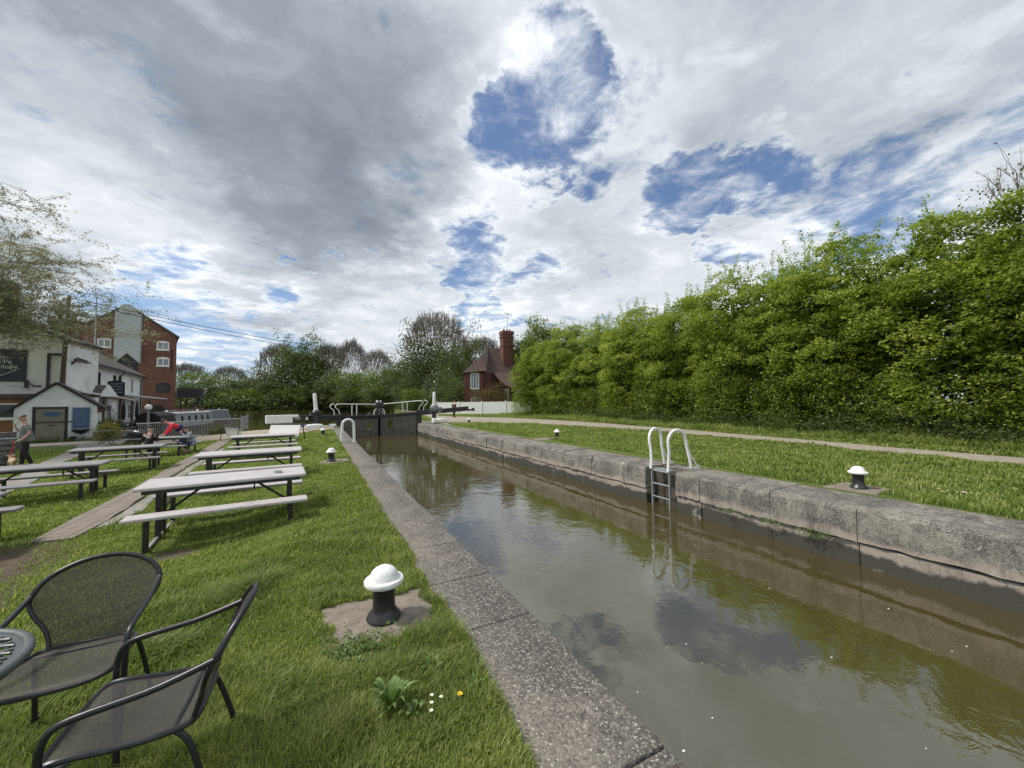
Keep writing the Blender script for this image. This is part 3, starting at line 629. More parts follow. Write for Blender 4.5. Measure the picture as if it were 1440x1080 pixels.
def paddle(loc, label, ball, h, tilt):
    t = thing('paddle_gear', label, 'paddle gear', loc)
    if ball:
        MB().lathe([(.16,0),(.16,.9)], n=14).build('pedestal', M_black, t, smooth=True)
        MB().lathe([(.10,.86),(.24,.95),(.31,1.1),(.32,1.22),(.28,1.34),(.20,1.42),(.13,1.46)], n=20).build('gear_case', M_grey, t, smooth=True)
        MB().lathe([(.21,1.38),(.16,1.46),(.11,1.5)], n=18).build('case_cap', M_white, t, smooth=True)
        MB().tube([(.3,0,1.15),(.5,0,1.2),(.62,-.05,1.12)], .05, 8).box((.5,0,1.0),(.12,.2,.45)).build('pinion', M_grey, t)
    else:
        MB().box((0,0,.5),(.34,.3,1.0)).build('pedestal', M_black, t, bev=.03)
        MB().lathe([(.14,.95),(.25,1.0),(.26,1.16),(.18,1.24),(.12,1.3)], n=16).box((.28,0,1.05),(.2,.22,.26)).box((-.27,0,1.1),(.14,.16,.2)).build('gear_case', M_black, t, bev=.02)
    z0 = 1.44 if ball else 1.28
    MB().lathe([(.17,z0),(.17,z0+.03)], n=16).build('collar', M_white, t)
    Mt = Matrix.Rotation(R(tilt), 4, 'Y')
    MB().lathe([(.125,0),(.12,.5),(.11,h-.08),(.08,h-.02),(.02,h)], c=(0,0,z0+.02), n=16, M=Mt).build('rack_cover', M_white, t, smooth=True)
    return t
paddle((-.05,28.8,-.1), 'black paddle gear with tall white rack cover beside the left balance beam', False, 1.12, -5)
paddle((8.25,29.9,0), 'grey ball shaped paddle gear with white rack cover right of the gate', True, .98, 1)
gp = thing('gate_paddle_gear', 'black gate paddle gear with two white knobs where the gate leaves meet', 'paddle gear', (4.33,31.5,.7))
MB().box((-.12,0,.35),(.16,.2,.7)).box((.14,0,.32),(.14,.2,.64)).box((0,0,.78),(.62,.22,.34)).tube([(-.32,0,.75),(-.45,-.1,.62)],.05,8).tube([(.32,0,.8),(.45,0,.9)],.05,8).build('gear_case', M_black, gp, bev=.04)
for x in (-.14,.12): MB().lathe([(.09,.93),(.1,1.0),(.08,1.08),(.02,1.12)], c=(x,0,0), n=12).build('knob', M_white if x < 0 else M_steel, gp, smooth=True)
def rock(name, c, d, mat, lab, seed):
    r = np.random.default_rng(seed); b = bmesh.new(); bmesh.ops.create_icosphere(b, subdivisions=3, radius=.5)
    for v in b.verts:
        q = v.co; k = 1+.10*math.sin(q.x*9+seed)+.09*math.sin(q.y*8+q.z*7+seed*2); m_ = max(abs(q.x),abs(q.y),abs(q.z)); q2 = q*(.5/m_)*.55+q*.45; v.co = Vector((q2.x*d[0]*k, q2.y*d[1]*k, q2.z*d[2]))
    me = bpy.data.meshes.new(name); b.to_mesh(me); b.free(); me.materials.append(mat); me.polygons.foreach_set('use_smooth',[True]*len(me.polygons))
    o = bpy.data.objects.new(name, me); COL.objects.link(o); o.location = c; return tag(o, lab, 'stone', 'whitewashed stones at the gate')
rock('painted_stone', (-.1,27.6,.12), (1.1,.5,.42), M_white, 'long whitewashed stone under the left balance beam', 1)
rock('painted_stone', (.95,28.6,.1), (.5,.4,.3), M_white, 'small whitewashed stone near the left heel of the gate', 2)
rock('painted_stone', (8.0,28.9,.2), (.42,.4,.42), M_white, 'round whitewashed stone under the right balance beam, nearer the wall', 3)
rock('painted_stone', (8.55,28.8,.2), (.75,.45,.36), M_white, 'wide whitewashed stone under the right balance beam, farther from the wall', 4)

# ---------------------------------------------------------------- picnic tables
def picnic(mat, leg, label):
    t = thing('picnic_table', label, 'picnic table', group='plastic topped picnic tables on the lawn')
    MB().box((0,0,.72),(1.94,.80,.045)).build('table_top', mat, t, bev=.018, seg=3)
    for s in (-1,1): MB().box((0,s*.70,.435),(1.94,.27,.045)).build('bench_seat', mat, t, bev=.016, seg=3)
    for s in (-1,1):
        MB().box((0,s*.345,.672),(1.78,.03,.045)).build('side_rail', leg, t)
        x = s*.76
        for y in (-.13,.13): MB().box((x,y,.36),(.06,.06,.67)).build('leg', leg, t, bev=.006)
        for y in (-.70,.70): MB().box((x,y,.205),(.055,.055,.41)).build('bench_leg', leg, t, bev=.006)
        MB().box((x,0,.035),(.04,1.4,.035)).build('foot_bar', M_steel, t)
        MB().box((x,0,.385),(.035,1.36,.04)).build('cross_bar', leg, t)
        MB().tube([(x-s*.02,.0,.30),(x-s*.30,0,.52),(x-s*.52,0,.69)], .017, 8).build('brace', leg, t)
    MB().box((.30,0,.60),(.02,.03,.16)).build('latch', leg, t)
    return t
t1 = picnic(M_plastic, M_black, 'nearest pinkish grey picnic table on the lawn, right of the brick path'); t1.location = (-1.13,7.0,-.19); t1.rotation_euler.z = .075
copy_tree(t1, (-1.28,10.35,-.17), .05, 'pinkish grey picnic table just behind the nearest one')
copy_tree(t1, (-1.58,15.7,-.18), .085, 'third pinkish grey picnic table in the row right of the path, farthest off')
t4 = picnic(M_plastic2, M_black, 'shade-darkened grey picnic table at the left edge of the lawn, in front of the man'); t4.location = (-5.07,11.6,-.35); t4.rotation_euler.z = .10
copy_tree(t4, (-5.13,15.3,-.33), .14, 'shade-darkened grey picnic table standing empty in front of the boys')
copy_tree(t4, (-5.25,19.3,-.34), -.12, 'shade-darkened grey picnic table with three youngsters round it')
copy_tree(t4, (-4.72,7.5,-.30), .10, 'picnic table almost wholly cut off by the left edge of the photo')
# ashtray on nearest table
pz = thing('ashtray', 'small glass ashtray on the nearest picnic table', 'ashtray', (-.52,6.93,.555), .1)
MB().lathe([(.02,0),(.05,.0),(.055,.03),(.045,.03),(.04,.008),(.0,.006)], n=16).build('dish', M_steel, pz, smooth=True)

# ---------------------------------------------------------------- chairs
def uvgrid(name, P, mat, parent, uvs):
    """P[i][j] points -> subdivided sheet with metric uv"""
    n, m = len(P), len(P[0]); me = bpy.data.meshes.new(name)
    me.from_pydata([tuple(p) for row in P for p in row], [], [(i*m+j, (i+1)*m+j, (i+1)*m+j+1, i*m+j+1) for i in range(n-1) for j in range(m-1)])
    uv = me.uv_layers.new(name='uv'); fl = [q for row in uvs for q in row]
    for l in me.loops: uv.data[l.index].uv = fl[l.vertex_index]
    me.polygons.foreach_set('use_smooth', [True]*len(me.polygons)); me.materials.append(mat)
    o = bpy.data.objects.new(name, me); COL.objects.link(o); o.parent = parent; return o
def smooth_path(P, n=40, closed=False):
    P = [Vector(p) for p in P]; out = []; k = len(P)
    rngi = range(k if closed else k-1)
    for i in rngi:
        p0 = P[(i-1) % k] if closed or i > 0 else P[i]; p1 = P[i]; p2 = P[(i+1) % k]; p3 = P[(i+2) % k] if closed or i < k-2 else P[(i+1) % k]
        m = max(3, n//k)
        for j in range(m):
            t = j/m; out.append(.5*((2*p1)+(-p0+p2)*t+(2*p0-5*p1+4*p2-p3)*t*t+(-p0+3*p1-3*p2+p3)*t**3))
    if not closed: out.append(P[-1])
    return [tuple(q) for q in out]
def mesh_chair(label):
    t = thing('mesh_chair', label, 'chair', group='black metal mesh garden chairs at the round table')
    W = M_tube
    # seat ring (front at +x)
    ring = [(-.20,-.17,.425),(-.21,0,.425),(-.20,.17,.425),(-.10,.225,.432),(.04,.235,.438),(.16,.24,.452),(.235,.235,.448),(.262,.15,.432),(.268,0,.428),(.262,-.15,.432),(.235,-.235,.448),(.16,-.24,.452),(.04,-.235,.438),(-.10,-.225,.432)]
    MB().tube(smooth_path(ring, 84, True), .0125, 8, True).build('seat_rim', W, t, smooth=True)
    n = 18; P = []; U = []
    ys_ = lambda x: np.interp(x, [-.205,-.19,-.10,.04,.16,.235,.262], [.15,.175,.222,.233,.238,.232,.17])
    zs_ = lambda x: np.interp(x, [-.205,-.10,.04,.16,.235,.268], [.425,.432,.438,.452,.448,.43])
    for i in range(n+1):
        x = -.205+(.262+.205)*i/n; row = []; ur = []
        for j in range(13):
            v = -1+2*j/12; y = v*ys_(x); row.append((x, y, zs_(x)-.022*(1-v*v)*math.sin(math.pi*i/n))); ur.append((x, y))
        P.append(row); U.append(ur)
    uvgrid('seat_mesh', P, M_mesh, t, U)
    # back: narrow at the seat, flares to an oval hoop, leaning back
    lean = lambda z: -.205-.185*((z-.42)/.44)**1.15 if z > .42 else -.205
    ctl = [(.165,0),(.172,.10),(.200,.25),(.242,.38),(.272,.50),(.281,.60),(.268,.72),(.228,.835),(.165,.92),(.088,.978),(0,1.0)]
    sp = [(h_, z_) for h_, z_, _ in smooth_path([(a, b, 0) for a, b in ctl], 60)]
    left = [(lean(.43+.43*s_), h_, .43+.43*s_) for h_, s_ in sp]; S = [q[1] for q in sp]
    hoopL = [p for p in left if p[2] >= .43+.43*.62]
    full = hoopL+[(x,-y,z) for x,y,z in reversed(hoopL[:-1])]
    bow = lambda p: (p[0]+.35*p[1]*p[1], p[1], p[2])
    # arms flow out of the hoop: continue downward/forward
    armL = [(.205,.262,.0),(.215,.275,.2),(.225,.285,.42),(.222,.288,.53),(.195,.288,.595),(.13,.287,.620),(.0,.286,.638),(-.12,.285,.658)]
    hl = [bow(p) for p in full]
    path = armL+hl[1:-1]+[(x,-y,z) for x,y,z in reversed(armL)]
    MB().tube(smooth_path(path, 200), .0135, 10).build('arm_and_back_hoop', W, t, smooth=True)
    low = [bow(p) for p in left if p[2] <= .43+.43*.68]
    for s in (1,-1): MB().tube([(x, y*s, z) for x, y, z in low], .011, 8).build('back_stay', W, t, smooth=True)
    P = []; U = []
    for s, p in zip(S, left):
        row = []; ur = []
        for j in range(15):
            v = -1+2*j/14; y = v*(p[1]-.004 if p[1] > .01 else p[1]); q = bow((p[0], y, p[2])); row.append(q); ur.append((y, p[2]))
        P.append(row); U.append(ur)
    uvgrid('back_mesh', P, M_mesh, t, U)
    for s in (1,-1):
        MB().tube(smooth_path([(-.14,s*.2,.425),(-.20,s*.215,.36),(-.255,s*.235,.18),(-.30,s*.25,.0)], 16), .0125, 8).build('rear_leg', W, t, smooth=True)
        MB().tube([(.21,s*.272,.43),(.16,s*.24,.44)], .011, 8).build('side_stub', W, t, smooth=True)
        for x, y in ((.205,.262),(-.30,.25)): MB().lathe([(.016,-.003),(.017,.02)], c=(x,s*y,0), n=10).build('foot_cap', M_black, t)
    MB().tube([(-.14,-.2,.42),(-.14,.2,.42)], .01, 8).build('cross_bar', W, t)
    return t
ch = mesh_chair('black mesh garden chair seen side on, at the bottom left of the lawn'); ch.location = (-.63,2.26,-.118); ch.rotation_euler.z = 3.10; ch.scale = (.96,.93,.965)
c2 = copy_tree(ch, (-1.12,2.86,-.118), -1.57, 'black mesh garden chair with its rounded back to the lawn, beyond the round table'); c2.scale = (.95,.97,.955)
# round table
rt = thing('round_table', 'round grey slatted metal garden table, only its rim in view', 'table', (-1.43,2.31,-.13))
MB().tube([(.37*math.cos(a),.37*math.sin(a),.715) for a in np.linspace(0,2*math.pi,48,endpoint=False)], .019, 10, True).build('rim', M_tgrey, rt, smooth=True)
MB().lathe([(.365,.70),(.365,.722),(.325,.722),(.325,.70),(.365,.70)], n=48, caps=False).build('rim_band', M_tgrey, rt, smooth=True)
sl = MB()
for k in range(-9,10):
    y = k*.035; x = math.sqrt(max(0,.33**2-y*y)); sl.tube([(-x+.01*math.sin(u*3), y+.012*math.sin(u*9), .73+.004*math.cos(u*9+k*3.14)) if False else (-x+2*x*u, y+.010*math.sin(u*22+k*math.pi), .727) for u in np.linspace(0,1,24)], .006, 6)
for k in range(-4,5):
    x = k*.07; y = math.sqrt(max(0,.33**2-x*x)); sl.tube([(x,-y,.72),(x,y,.72)], .006, 6)
sl.build('lattice', M_tgrey, rt, smooth=True)
for k in range(4):
    a = k*math.pi/2+.4; MB().tube(smooth_path([(.3*math.cos(a),.3*math.sin(a),.70),(.12*math.cos(a),.12*math.sin(a),.5),(.08*math.cos(a),.08*math.sin(a),.3),(.33*math.cos(a),.33*math.sin(a),.0)],20), .013, 8).build('leg', M_tgrey, rt, smooth=True)

# ---------------------------------------------------------------- buildings
class Frame:
    """wall-local axes: u along the wall, n out of it, z up"""
    def __init__(s, o, u): s.o = Vector((*o, 0)); s.u = Vector((*u, 0)).normalized(); s.n = Vector((s.u.y, -s.u.x, 0))
    def p(s, u, n, z): return s.o+s.u*u+s.n*n+Vector((0,0,z))
    def box(s, mb, u0, u1, n0, n1, z0, z1):
        return mb.hexa([s.p(u0,n1,z0), s.p(u1,n1,z0), s.p(u1,n0,z0), s.p(u0,n0,z0), s.p(u0,n1,z1), s.p(u1,n1,z1), s.p(u1,n0,z1), s.p(u0,n0,z1)])
    def poly(s, mb, pts, n0, n1): return mb.prism([s.p(u, n0, z) for u, z in pts], s.n*(n1-n0))
def window(F, u0, u1, z0, z1, parent, frame=M_white, glass=M_glass, cols=2, rows=1, arch=0., proud=.03, fw=.08, sill=True):
    f = MB()
    F.box(f, u0, u0+fw, -.04, proud, z0, z1); F.box(f, u1-fw, u1, -.04, proud, z0, z1)
    F.box(f, u0+fw, u1-fw, -.04, proud-.004, z0, z0+fw); F.box(f, u0+fw, u1-fw, -.04, proud-.004, z1-fw, z1)
    for i in range(1, cols): uc = u0+(u1-u0)*i/cols; F.box(f, uc-fw*.4, uc+fw*.4, -.03, proud-.008, z0+fw, z1-fw)
    for i in range(1, rows): zc = z0+(z1-z0)*i/rows; F.box(f, u0+fw, u1-fw, -.03, proud-.012, zc-fw*.3, zc+fw*.3)
    if arch: F.poly(f, [(u0,z1)]+[(u0+(u1-u0)*t, z1+arch*math.sin(math.pi*t)) for t in np.linspace(0,1,9)[1:-1]]+[(u1,z1)], -.03, proud-.002)
    w_ = f.build('window', frame, parent)
    g = MB(); F.box(g, u0+fw*.6, u1-fw*.6, -.02, .006, z0+fw*.6, z1-fw*.6); g.build('pane', glass, w_)
    if sill: s_ = MB(); F.box(s_, u0-.06, u1+.06, -.02, proud+.07, z0-.09, z0-.002); s_.build('sill', frame, w_)
    return w_
def roof_slab(parent, name, mat, p, th=.12):
    a, b, c, d = [Vector(q) for q in p]; n = (b-a).cross(d-a).normalized(); n = -n if n.z < 0 else n
    return MB().prism([a, b, c, d], n*th).build(name, mat, parent)

class SkewFrame(Frame):
    def poly(s, mb, pts, n0, n1):
        off = s.n*(n1-n0)+Vector((abs(n1-n0)*-.30 if n0 < -3 else 0,0,0)); 
        return mb.prism([s.p(u, n0, z)+(Vector((-(n1-n0)*.30,0,0)) if n0 < -3 else Vector((0,0,0))) for u, z in pts], s.n*(n1-n0)+(Vector(((n1-n0)*.30,0,0)) if n0 < -3 else Vector((0,0,0))))
# mill -----------------------------------------------------------------
mill = thing('mill_building', 'tall red brick mill with a grey clad hoist bay up its gable', 'building')
F = SkewFrame((-24.4, 60), (1, 0)); W_ = 9.1
mb = MB(); F.poly(mb, [(0,-.6),(W_,-.6),(W_,9.95),(4.55,13.25),(0,9.95)], -26, 0); mb.build('brick_walls', M_brickmill, mill)
for s in (0, 1):
    a = (-24.4-.25, 59.8, 9.82) if s == 0 else (-15.3+.22, 59.8, 9.84); r_ = (-19.85, 59.8, 13.32)
    roof_slab(mill, 'roof', M_slate, [a, r_, (r_[0]-7.8, 86.2, r_[2]), (a[0]-7.8, 86.2, a[2])], .16)
mb = MB(); F.poly(mb, [(3.55,6.35),(4.55,7.5)]+[(5.62,7.42)]+[(6.0,6.85)] if False else [(3.62,6.55),(4.75,7.75),(5.9,6.55),(5.9,12.35),(3.62,12.6)], .02, .42); mb.build('hoist_bay', M_pale, mill)
mb = MB(); F.poly(mb, [(3.95,12.3),(5.6,12.3),(5.5,12.95),(5.1,13.3),(4.7,13.42),(4.25,13.28),(3.98,12.95)], -1.6, .52); mb.build('hoist_cap', M_pale, mill)
mb = MB(); F.box(mb, 3.95, 5.62, -.05, .03, 4.6, 7.35); mb.build('loading_door', M_black, mill)
window(F, 4.3, 5.2, 5.0, 6.1, mill, M_grey, M_curtain, 1, 1, proud=.08)
for u, z, ar in ((2.1,8.35,.14),(7.25,8.3,.14),(7.3,6.35,.14)): window(F, u, u+1.15, z, z+.95, mill, M_white, M_curtain, 2, 1, ar, fw=.11)
mb = MB(); F.box(mb, 7.3, 8.6, -.05, .02, 3.15, 4.2); F.poly(mb, [(7.3,4.2),(8.6,4.2),(8.3,4.36),(7.6,4.36)], -.05, .02); w_ = mb.build('window', M_black, mill)
mb = MB(); F.box(mb, 7.42, 8.48, -.0, .035, 3.25, 4.1); mb.build('pane', M_glass, w_)
mb = MB(); F.box(mb, 8.62, 8.74, 0, .03, 5.6, 8.4); mb.build('slit_opening', M_dark, mill)
mb = MB(); F.box(mb, 2.2, 7.2, 0, .04, 5.93, 6.0) if False else F.box(mb, 6.1, 9.1, 0, .03, 7.78, 7.86); mb.build('string_course', M_brickhouse, mill)
mb = MB(); F.box(mb, 6.9, 8.0, -.05, .03, .0, 1.65); mb.build('ground_door', M_dark, mill)
bal = thing('balcony_stair', 'black iron balcony and stair at the right corner of the brick mill', 'balcony', (-15.1,60.8,-.4))
MB().box((1.05,0,3.0),(2.1,2.2,.12)).build('deck', M_black, bal)
MB().box((1.05,-1.05,3.55),(2.1,.06,1.0)).box((2.08,0,3.55),(.06,2.1,1.0)).build('balustrade', M_black, bal)
for x in (.4,2.0):
    for y in (-1,1): MB().box((x,y,1.45),(.12,.12,2.9)).build('post', M_black, bal)
MB().beam((.3,-.2,.2),(2.2,-.2,2.9),.9,.15).build('stair_flight', M_black, bal)
bw = MB().box((-14.0,59.0,.45),(3.4,.35,1.7)).build('brick_wall', M_brickmill); tag(bw, 'low red brick wall at the foot of the mill, behind the boats', 'wall')
# pub --------------------------------------------------------------------
pub = thing('pub_building', 'long white two storey pub range with brown tiled roof below the mill', 'building')
A = Vector((-14.55,35.2)); Bp = Vector((-16.95,55.4)); PF = Frame((Bp.x, Bp.y), (A.x-Bp.x, A.y-Bp.y))   # u runs from far end to near end
PF.n = -PF.n if PF.n.x < 0 else PF.n; LP = (A-Bp).length
mb = MB(); PF.poly(mb, [(0,-.6),(LP-1.,-.6),(LP-1.,4.8),(0,4.8)], -6.5, 0); PF.box(mb, LP-1.0, LP, -1.2, 0, -.6, 4.8); mb.build('white_walls', M_render, pub)
mid = LP*.42
for u0, u1, ez, rz_ in ((mid, LP-.9, 4.8, 7.3),(-.2, mid, 4.75, 7.0)):
    roof_slab(pub, 'roof', M_tilepub, [PF.p(u0,.35,ez-.1), PF.p(u1,.35,ez-.1), PF.p(u1,-3.4,rz_), PF.p(u0,-3.4,rz_)], .14)
    roof_slab(pub, 'roof', M_tilepub, [PF.p(u0,-6.9,ez-.1), PF.p(u1,-6.9,ez-.1), PF.p(u1,-3.4,rz_), PF.p(u0,-3.4,rz_)], .14)
    g = MB(); PF.poly(g, [(u0+.08,ez+.02),(u0+.08,ez+.02),(u1-.15,ez+.02)], 0, 0.01) if False else None
for u in (LP-1.0, .05): mb = MB(); PF.box(mb, u-.12, u+.02, -6.4, -.1, 4.79, 4.9); g = MB().prism([PF.p(u-.1,-.1,4.8),PF.p(u-.1,-6.4,4.8),PF.p(u-.1,-3.4,7.1 if u > 1 else 6.8)], PF.u*.08); g.build('gable_wall', M_render, pub)
gt = MB(); gt.tube([PF.p(0,.42,4.66),PF.p(LP,.42,4.70)], .07, 6); gt.build('gutter', M_black, pub)
for u in (LP-.3, mid, 1.0): MB().tube([PF.p(u,.40,4.66),PF.p(u,.1,4.3),PF.p(u,.1,-.4)], .06, 6).build('downpipe', M_black, pub)
for u, wd in ((LP-.75,.5),(LP-3.7,.6),(LP-6.2,.5),(LP-10.1,.7),(LP-11.6,.8),(LP-15.7,.8)):
    window(PF, u-wd, u, 2.85, 4.3, pub, M_dark if u > mid else M_white, M_glass, 1, 2, proud=.05, sill=True)
for u, wd in ((LP-3.5,2.0),(LP-6.0,1.5)): mb = MB(); PF.box(mb, u, u+wd, 0, .06, 2.95, 4.2); mb.build('render_panel', M_whitewash, pub)
mb = MB(); PF.box(mb, .3, LP-.5, 0, .07, 2.62, 2.72); mb.build('plinth_band', M_white, pub)
for u, wd in ((LP-3.2,.9),(LP-6,1.2),(LP-8.6,1.2),(LP-11.6,1.3),(LP-15,1.2)): window(PF, u-wd, u, .35, 1.75, pub, M_white, M_glass, 2, 2, proud=.04)
mb = MB(); PF.box(mb, LP-4.7, LP-3.9, -.02, .03, -.4, 1.75); mb.build('door', M_dark, pub)
mb = MB(); mb.hexa([PF.p(LP-6.3,1.3,2.35),PF.p(LP-2.9,1.3,2.35),PF.p(LP-2.6,.05,2.35),PF.p(LP-6.3,.05,2.35),PF.p(LP-6.2,.5,3.25),PF.p(LP-3.6,.5,3.25),PF.p(LP-3.6,.05,3.25),PF.p(LP-6.2,.05,3.25)]); mb.build('porch_roof', M_slate, pub)
MB().prism([(-13.45,36.9,2.3),(-12.95,38.1,2.3),(-13.23,37.5,3.15)], (-.12,.06,0)).build('porch_gable', M_white, pub)
cp = thing('canopy', 'long pale canopy roof over the pub terrace, nearer the shed', 'canopy')
MB().prism([(-14.4,34.6,2.62),(-13.36,34.23,2.5),(-13.5,39,2.32),(-13.91,44.07,2.05),(-15.6,44.2,2.2)], (0,0,.1)).build('roof_sheet', M_canvas, cp)
for x_, y_ in ((-13.5,34.6),(-13.6,37.8),(-13.75,41),(-14.0,43.9)): MB().box((x_,y_,.95),(.12,.12,2.75)).build('post', M_dtimber, cp)
MB().box((-13.55,36.0,.9),(.5,.5,2.6)).build('white_pier', M_whitewash, cp)
cp2 = thing('canopy', 'farther pale canopy roof in front of the mill foot', 'canopy')
MB().prism([(-15.9,44.6,2.7),(-14.7,44.5,2.55),(-14.6,54.6,2.3),(-16.6,54.6,2.4)], (0,0,.09)).build('roof_sheet', M_canvas, cp2)
for x, y in ((-14.85,46.4),(-14.8,50.4),(-14.75,54.3)): MB().box((x,y,.95),(.12,.12,2.75)).build('post', M_dtimber, cp2)
# hanging chalk board above the canopy
sg = thing('pub_sign', 'dark board with white handwriting above the terrace canopy', 'sign')
q0 = Vector((-14.55,40.9,2.35)); rgt = Vector((1.0,-.25,0)).normalized()*.72
MB().prism([q0, q0+rgt*1.55, q0+rgt*1.55+Vector((0,0,1.1)), q0+rgt*.9+Vector((0,0,1.3)), q0+Vector((0,0,1.2))], Vector((.05,-.08,0))).build('board', M_navy, sg)
rs = np.random.default_rng(5)
for k in range(4):
    m_ = MB(); z = 1.0-.22*k
    for i in range(9): x = .2+i*.13; m_.beam(q0+rgt*x+Vector((.055,-.088,z+rs.uniform(-.03,.03))), q0+rgt*(x+.09)+Vector((.055,-.088,z+rs.uniform(-.03,.03))), .008, .035)
    m_.build('writing_line', M_ink, sg)
for k, (u, n_, z) in enumerate(((LP-1.2,2.0,1.45),)):
    o = MB(); PF.box(o, u-.35, u+.35, n_, n_+.06, z, z+.42); ob = o.build('notice_board', M_white); tag(ob, 'small blank white notice hanging from the near canopy', 'notice')
# left block of the pub with big painted name board
wing = thing('pub_building', 'big white gabled wing of the pub at the left edge, carrying the dark name board', 'building')
WF = Frame((-27.0, 35.0), (1, 0))
mb = MB(); WF.poly(mb, [(0,-.6),(12.6,-.6),(12.6,5.9),(5.0,9.6),(0,9.6)], -4, 0); mb.build('white_walls', M_render, wing)
roof_slab(wing, 'roof', M_tilepub, [(-14.2,34.7,5.75),(-14.2,39.2,5.75),(-22.2,39.2,9.72),(-22.2,34.7,9.72)], .18)
mb = MB().box((-15.7,38,6.2),(1.3,1.0,2.7)).box((-15.7,38,7.6),(1.45,1.15,.18)); chm = mb.build('chimney', M_brickhouse, wing)
for x in (-.35,.35): MB().lathe([(.14,0),(.12,.45)], c=(-15.7+x,38,7.65), n=10).build('chimney_pot', M_terracotta, chm)
mb = MB().box((-18.6,37.4,8.6),(1.2,1.2,2.6)); mb.build('chimney', M_brickhouse, wing)
mb = MB(); WF.box(mb, 11.75, 11.87, 0, .1, -.4, 4.9); WF.box(mb, 11.75, 12.55, .0, .1, 4.9, 5.02); mb.build('downpipe', M_black, wing)
mb = MB(); WF.box(mb, 7.2, 10.85, .0, .07, 3.2, 5.2); nb = mb.build('name_board', M_navy, wing)
def text(name, body, size, p, rx_, rz_, mat, parent, ext=.01, align='LEFT'):
    cu = bpy.data.curves.new(name, 'FONT'); cu.body = body; cu.size = size; cu.extrude = ext; cu.align_x = align; cu.resolution_u = 3
    o = bpy.data.objects.new(name, cu); COL.objects.link(o); dg = bpy.context.evaluated_depsgraph_get()
    me = bpy.data.meshes.new_from_object(o.evaluated_get(dg)); bpy.data.objects.remove(o); me.materials.clear(); me.materials.append(mat)
    ob = bpy.data.objects.new(name, me); COL.objects.link(ob); ob.location = p; ob.rotation_euler = (rx_,0,rz_); ob.parent = parent; return ob
pn = WF.p(10.25,.085,4.30); text('lettering', 'The Pe', .36, pn, R(90), 0, M_ink, nb, .006, 'RIGHT')
pn = WF.p(10.5,.085,4.0); text('lettering', 'nd Hope', .36, pn, R(90), 0, M_ink, nb, .006, 'RIGHT')
MB().tube([WF.p(8.2+2.2*t,.09,3.42+.35*(2*t-.8)**2) for t in np.linspace(0,1,16)], .022, 5).build('swash', M_ink, nb)
MB().tube([WF.p(9.2+.9*t,.09,4.75+.1*math.sin(6*t)) for t in np.linspace(0,1,12)], .02, 5).build('emblem', M_ink, nb)
# brick extension
ext = thing('brick_extension', 'single storey orange brick extension with a white framed window left of the shed', 'building')
EF = Frame((-26.0, 33.6), (1, 0)); mb = MB(); EF.poly(mb, [(0,-.6),(10.6,-.6),(10.6,2.15),(0,2.15)], -1.3, 0); mb.build('brick_wall', M_brickor, ext)
mb = MB(); EF.box(mb, -.1, 10.75, -1.3, .25, 2.16, 2.40); mb.build('flat_roof', M_slate, ext)
window(EF, 9.15, 10.25, .95, 1.85, ext, M_white, M_glass, 1, 1, proud=.05)
fl = thing('floodlight', 'black twin floodlight bracket on the white pub wing under its name board', 'light', tuple(WF.p(10.9,.1,2.95)))
MB().box((0,0,.1),(.14,.12,.5)).build('bracket', M_black, fl); MB().tube([(0,-.1,.2),(.3,-.3,.1),(.5,-.35,-.02)],.035,6).box((.62,-.36,-.05),(.3,.2,.1)).build('lamp_head', M_black, fl)
MB().tube([(0,-.1,-.1),(-.6,-.3,.0)],.025,6).lathe([(.03,0),(.1,-.06)],c=(-.68,-.32,.0),n=10).build('lamp_head', M_steel, fl)
# shed -----------------------------------------------------------------
shed = thing('white_shed', 'small whitewashed brick shed with a plank door and blue board', 'shed')
SF = Frame((-15.1, 31.8), (.95, .3)); WS = 3.2; SF.n = Vector((SF.u.y, -SF.u.x, 0))
mb = MB(); SF.poly(mb, [(0,-.6),(WS,-.6),(WS,1.6),(1.52,2.93),(0,1.5)], -4.2, 0); mb.build('brick_walls', M_whitewash, shed)
roof_slab(shed, 'roof', M_slate, [SF.p(WS+.25,.1,1.47), SF.p(WS+.25,-4.4,1.47), SF.p(1.52,-4.4,2.99), SF.p(1.52,.1,2.99)], .09)
roof_slab(shed, 'roof', M_slate, [SF.p(-.3,.1,1.28), SF.p(-.3,-4.4,1.28), SF.p(1.52,-4.4,2.99), SF.p(1.52,.1,2.99)], .09)
mb = MB(); mb.beam(SF.p(1.52,.13,3.02), SF.p(WS+.25,.13,1.50), .05, .12); mb.beam(SF.p(1.52,.13,3.02), SF.p(-.3,.13,1.31), .05, .12); mb.build('bargeboard', M_dark, shed)
mb = MB(); SF.poly(mb, [(WS-.02,1.2),(WS+.32,1.42),(WS+.32,1.47),(WS-.02,1.6)], -4.2, .03); mb.build('eaves_brick', M_brickhouse, shed)
dr = MB(); SF.box(dr, .78, 1.88, -.02, .03, -.40, 1.50); do = dr.build('door', M_door, shed)
mb = MB(); SF.box(mb, .66, .78, -.02, .06, -.42, 1.62); SF.box(mb, 1.88, 2.0, -.02, .06, -.42, 1.62); SF.box(mb, .78, 1.88, -.02, .058, 1.50, 1.61); mb.build('door_frame', M_dark, shed)
mb = MB(); SF.box(mb, .7, 2.2, .06, .085, .70, .76); SF.box(mb, 1.25, 1.5, .03, .07, .50, .56); mb.build('iron_bar', M_black, do)
mb = MB(); SF.poly(mb, [(1.05,1.18),(1.2,1.05),(1.65,1.05),(1.75,1.2),(1.6,1.32),(1.15,1.32)], .03, .06); s_ = mb.build('oval_sign', M_blue, do)
mb = MB(); SF.box(mb, 2.2, 2.86, .01, .05, .32, 1.52); bb_ = mb.build('blue_board', M_blue, shed)
mb = MB(); 
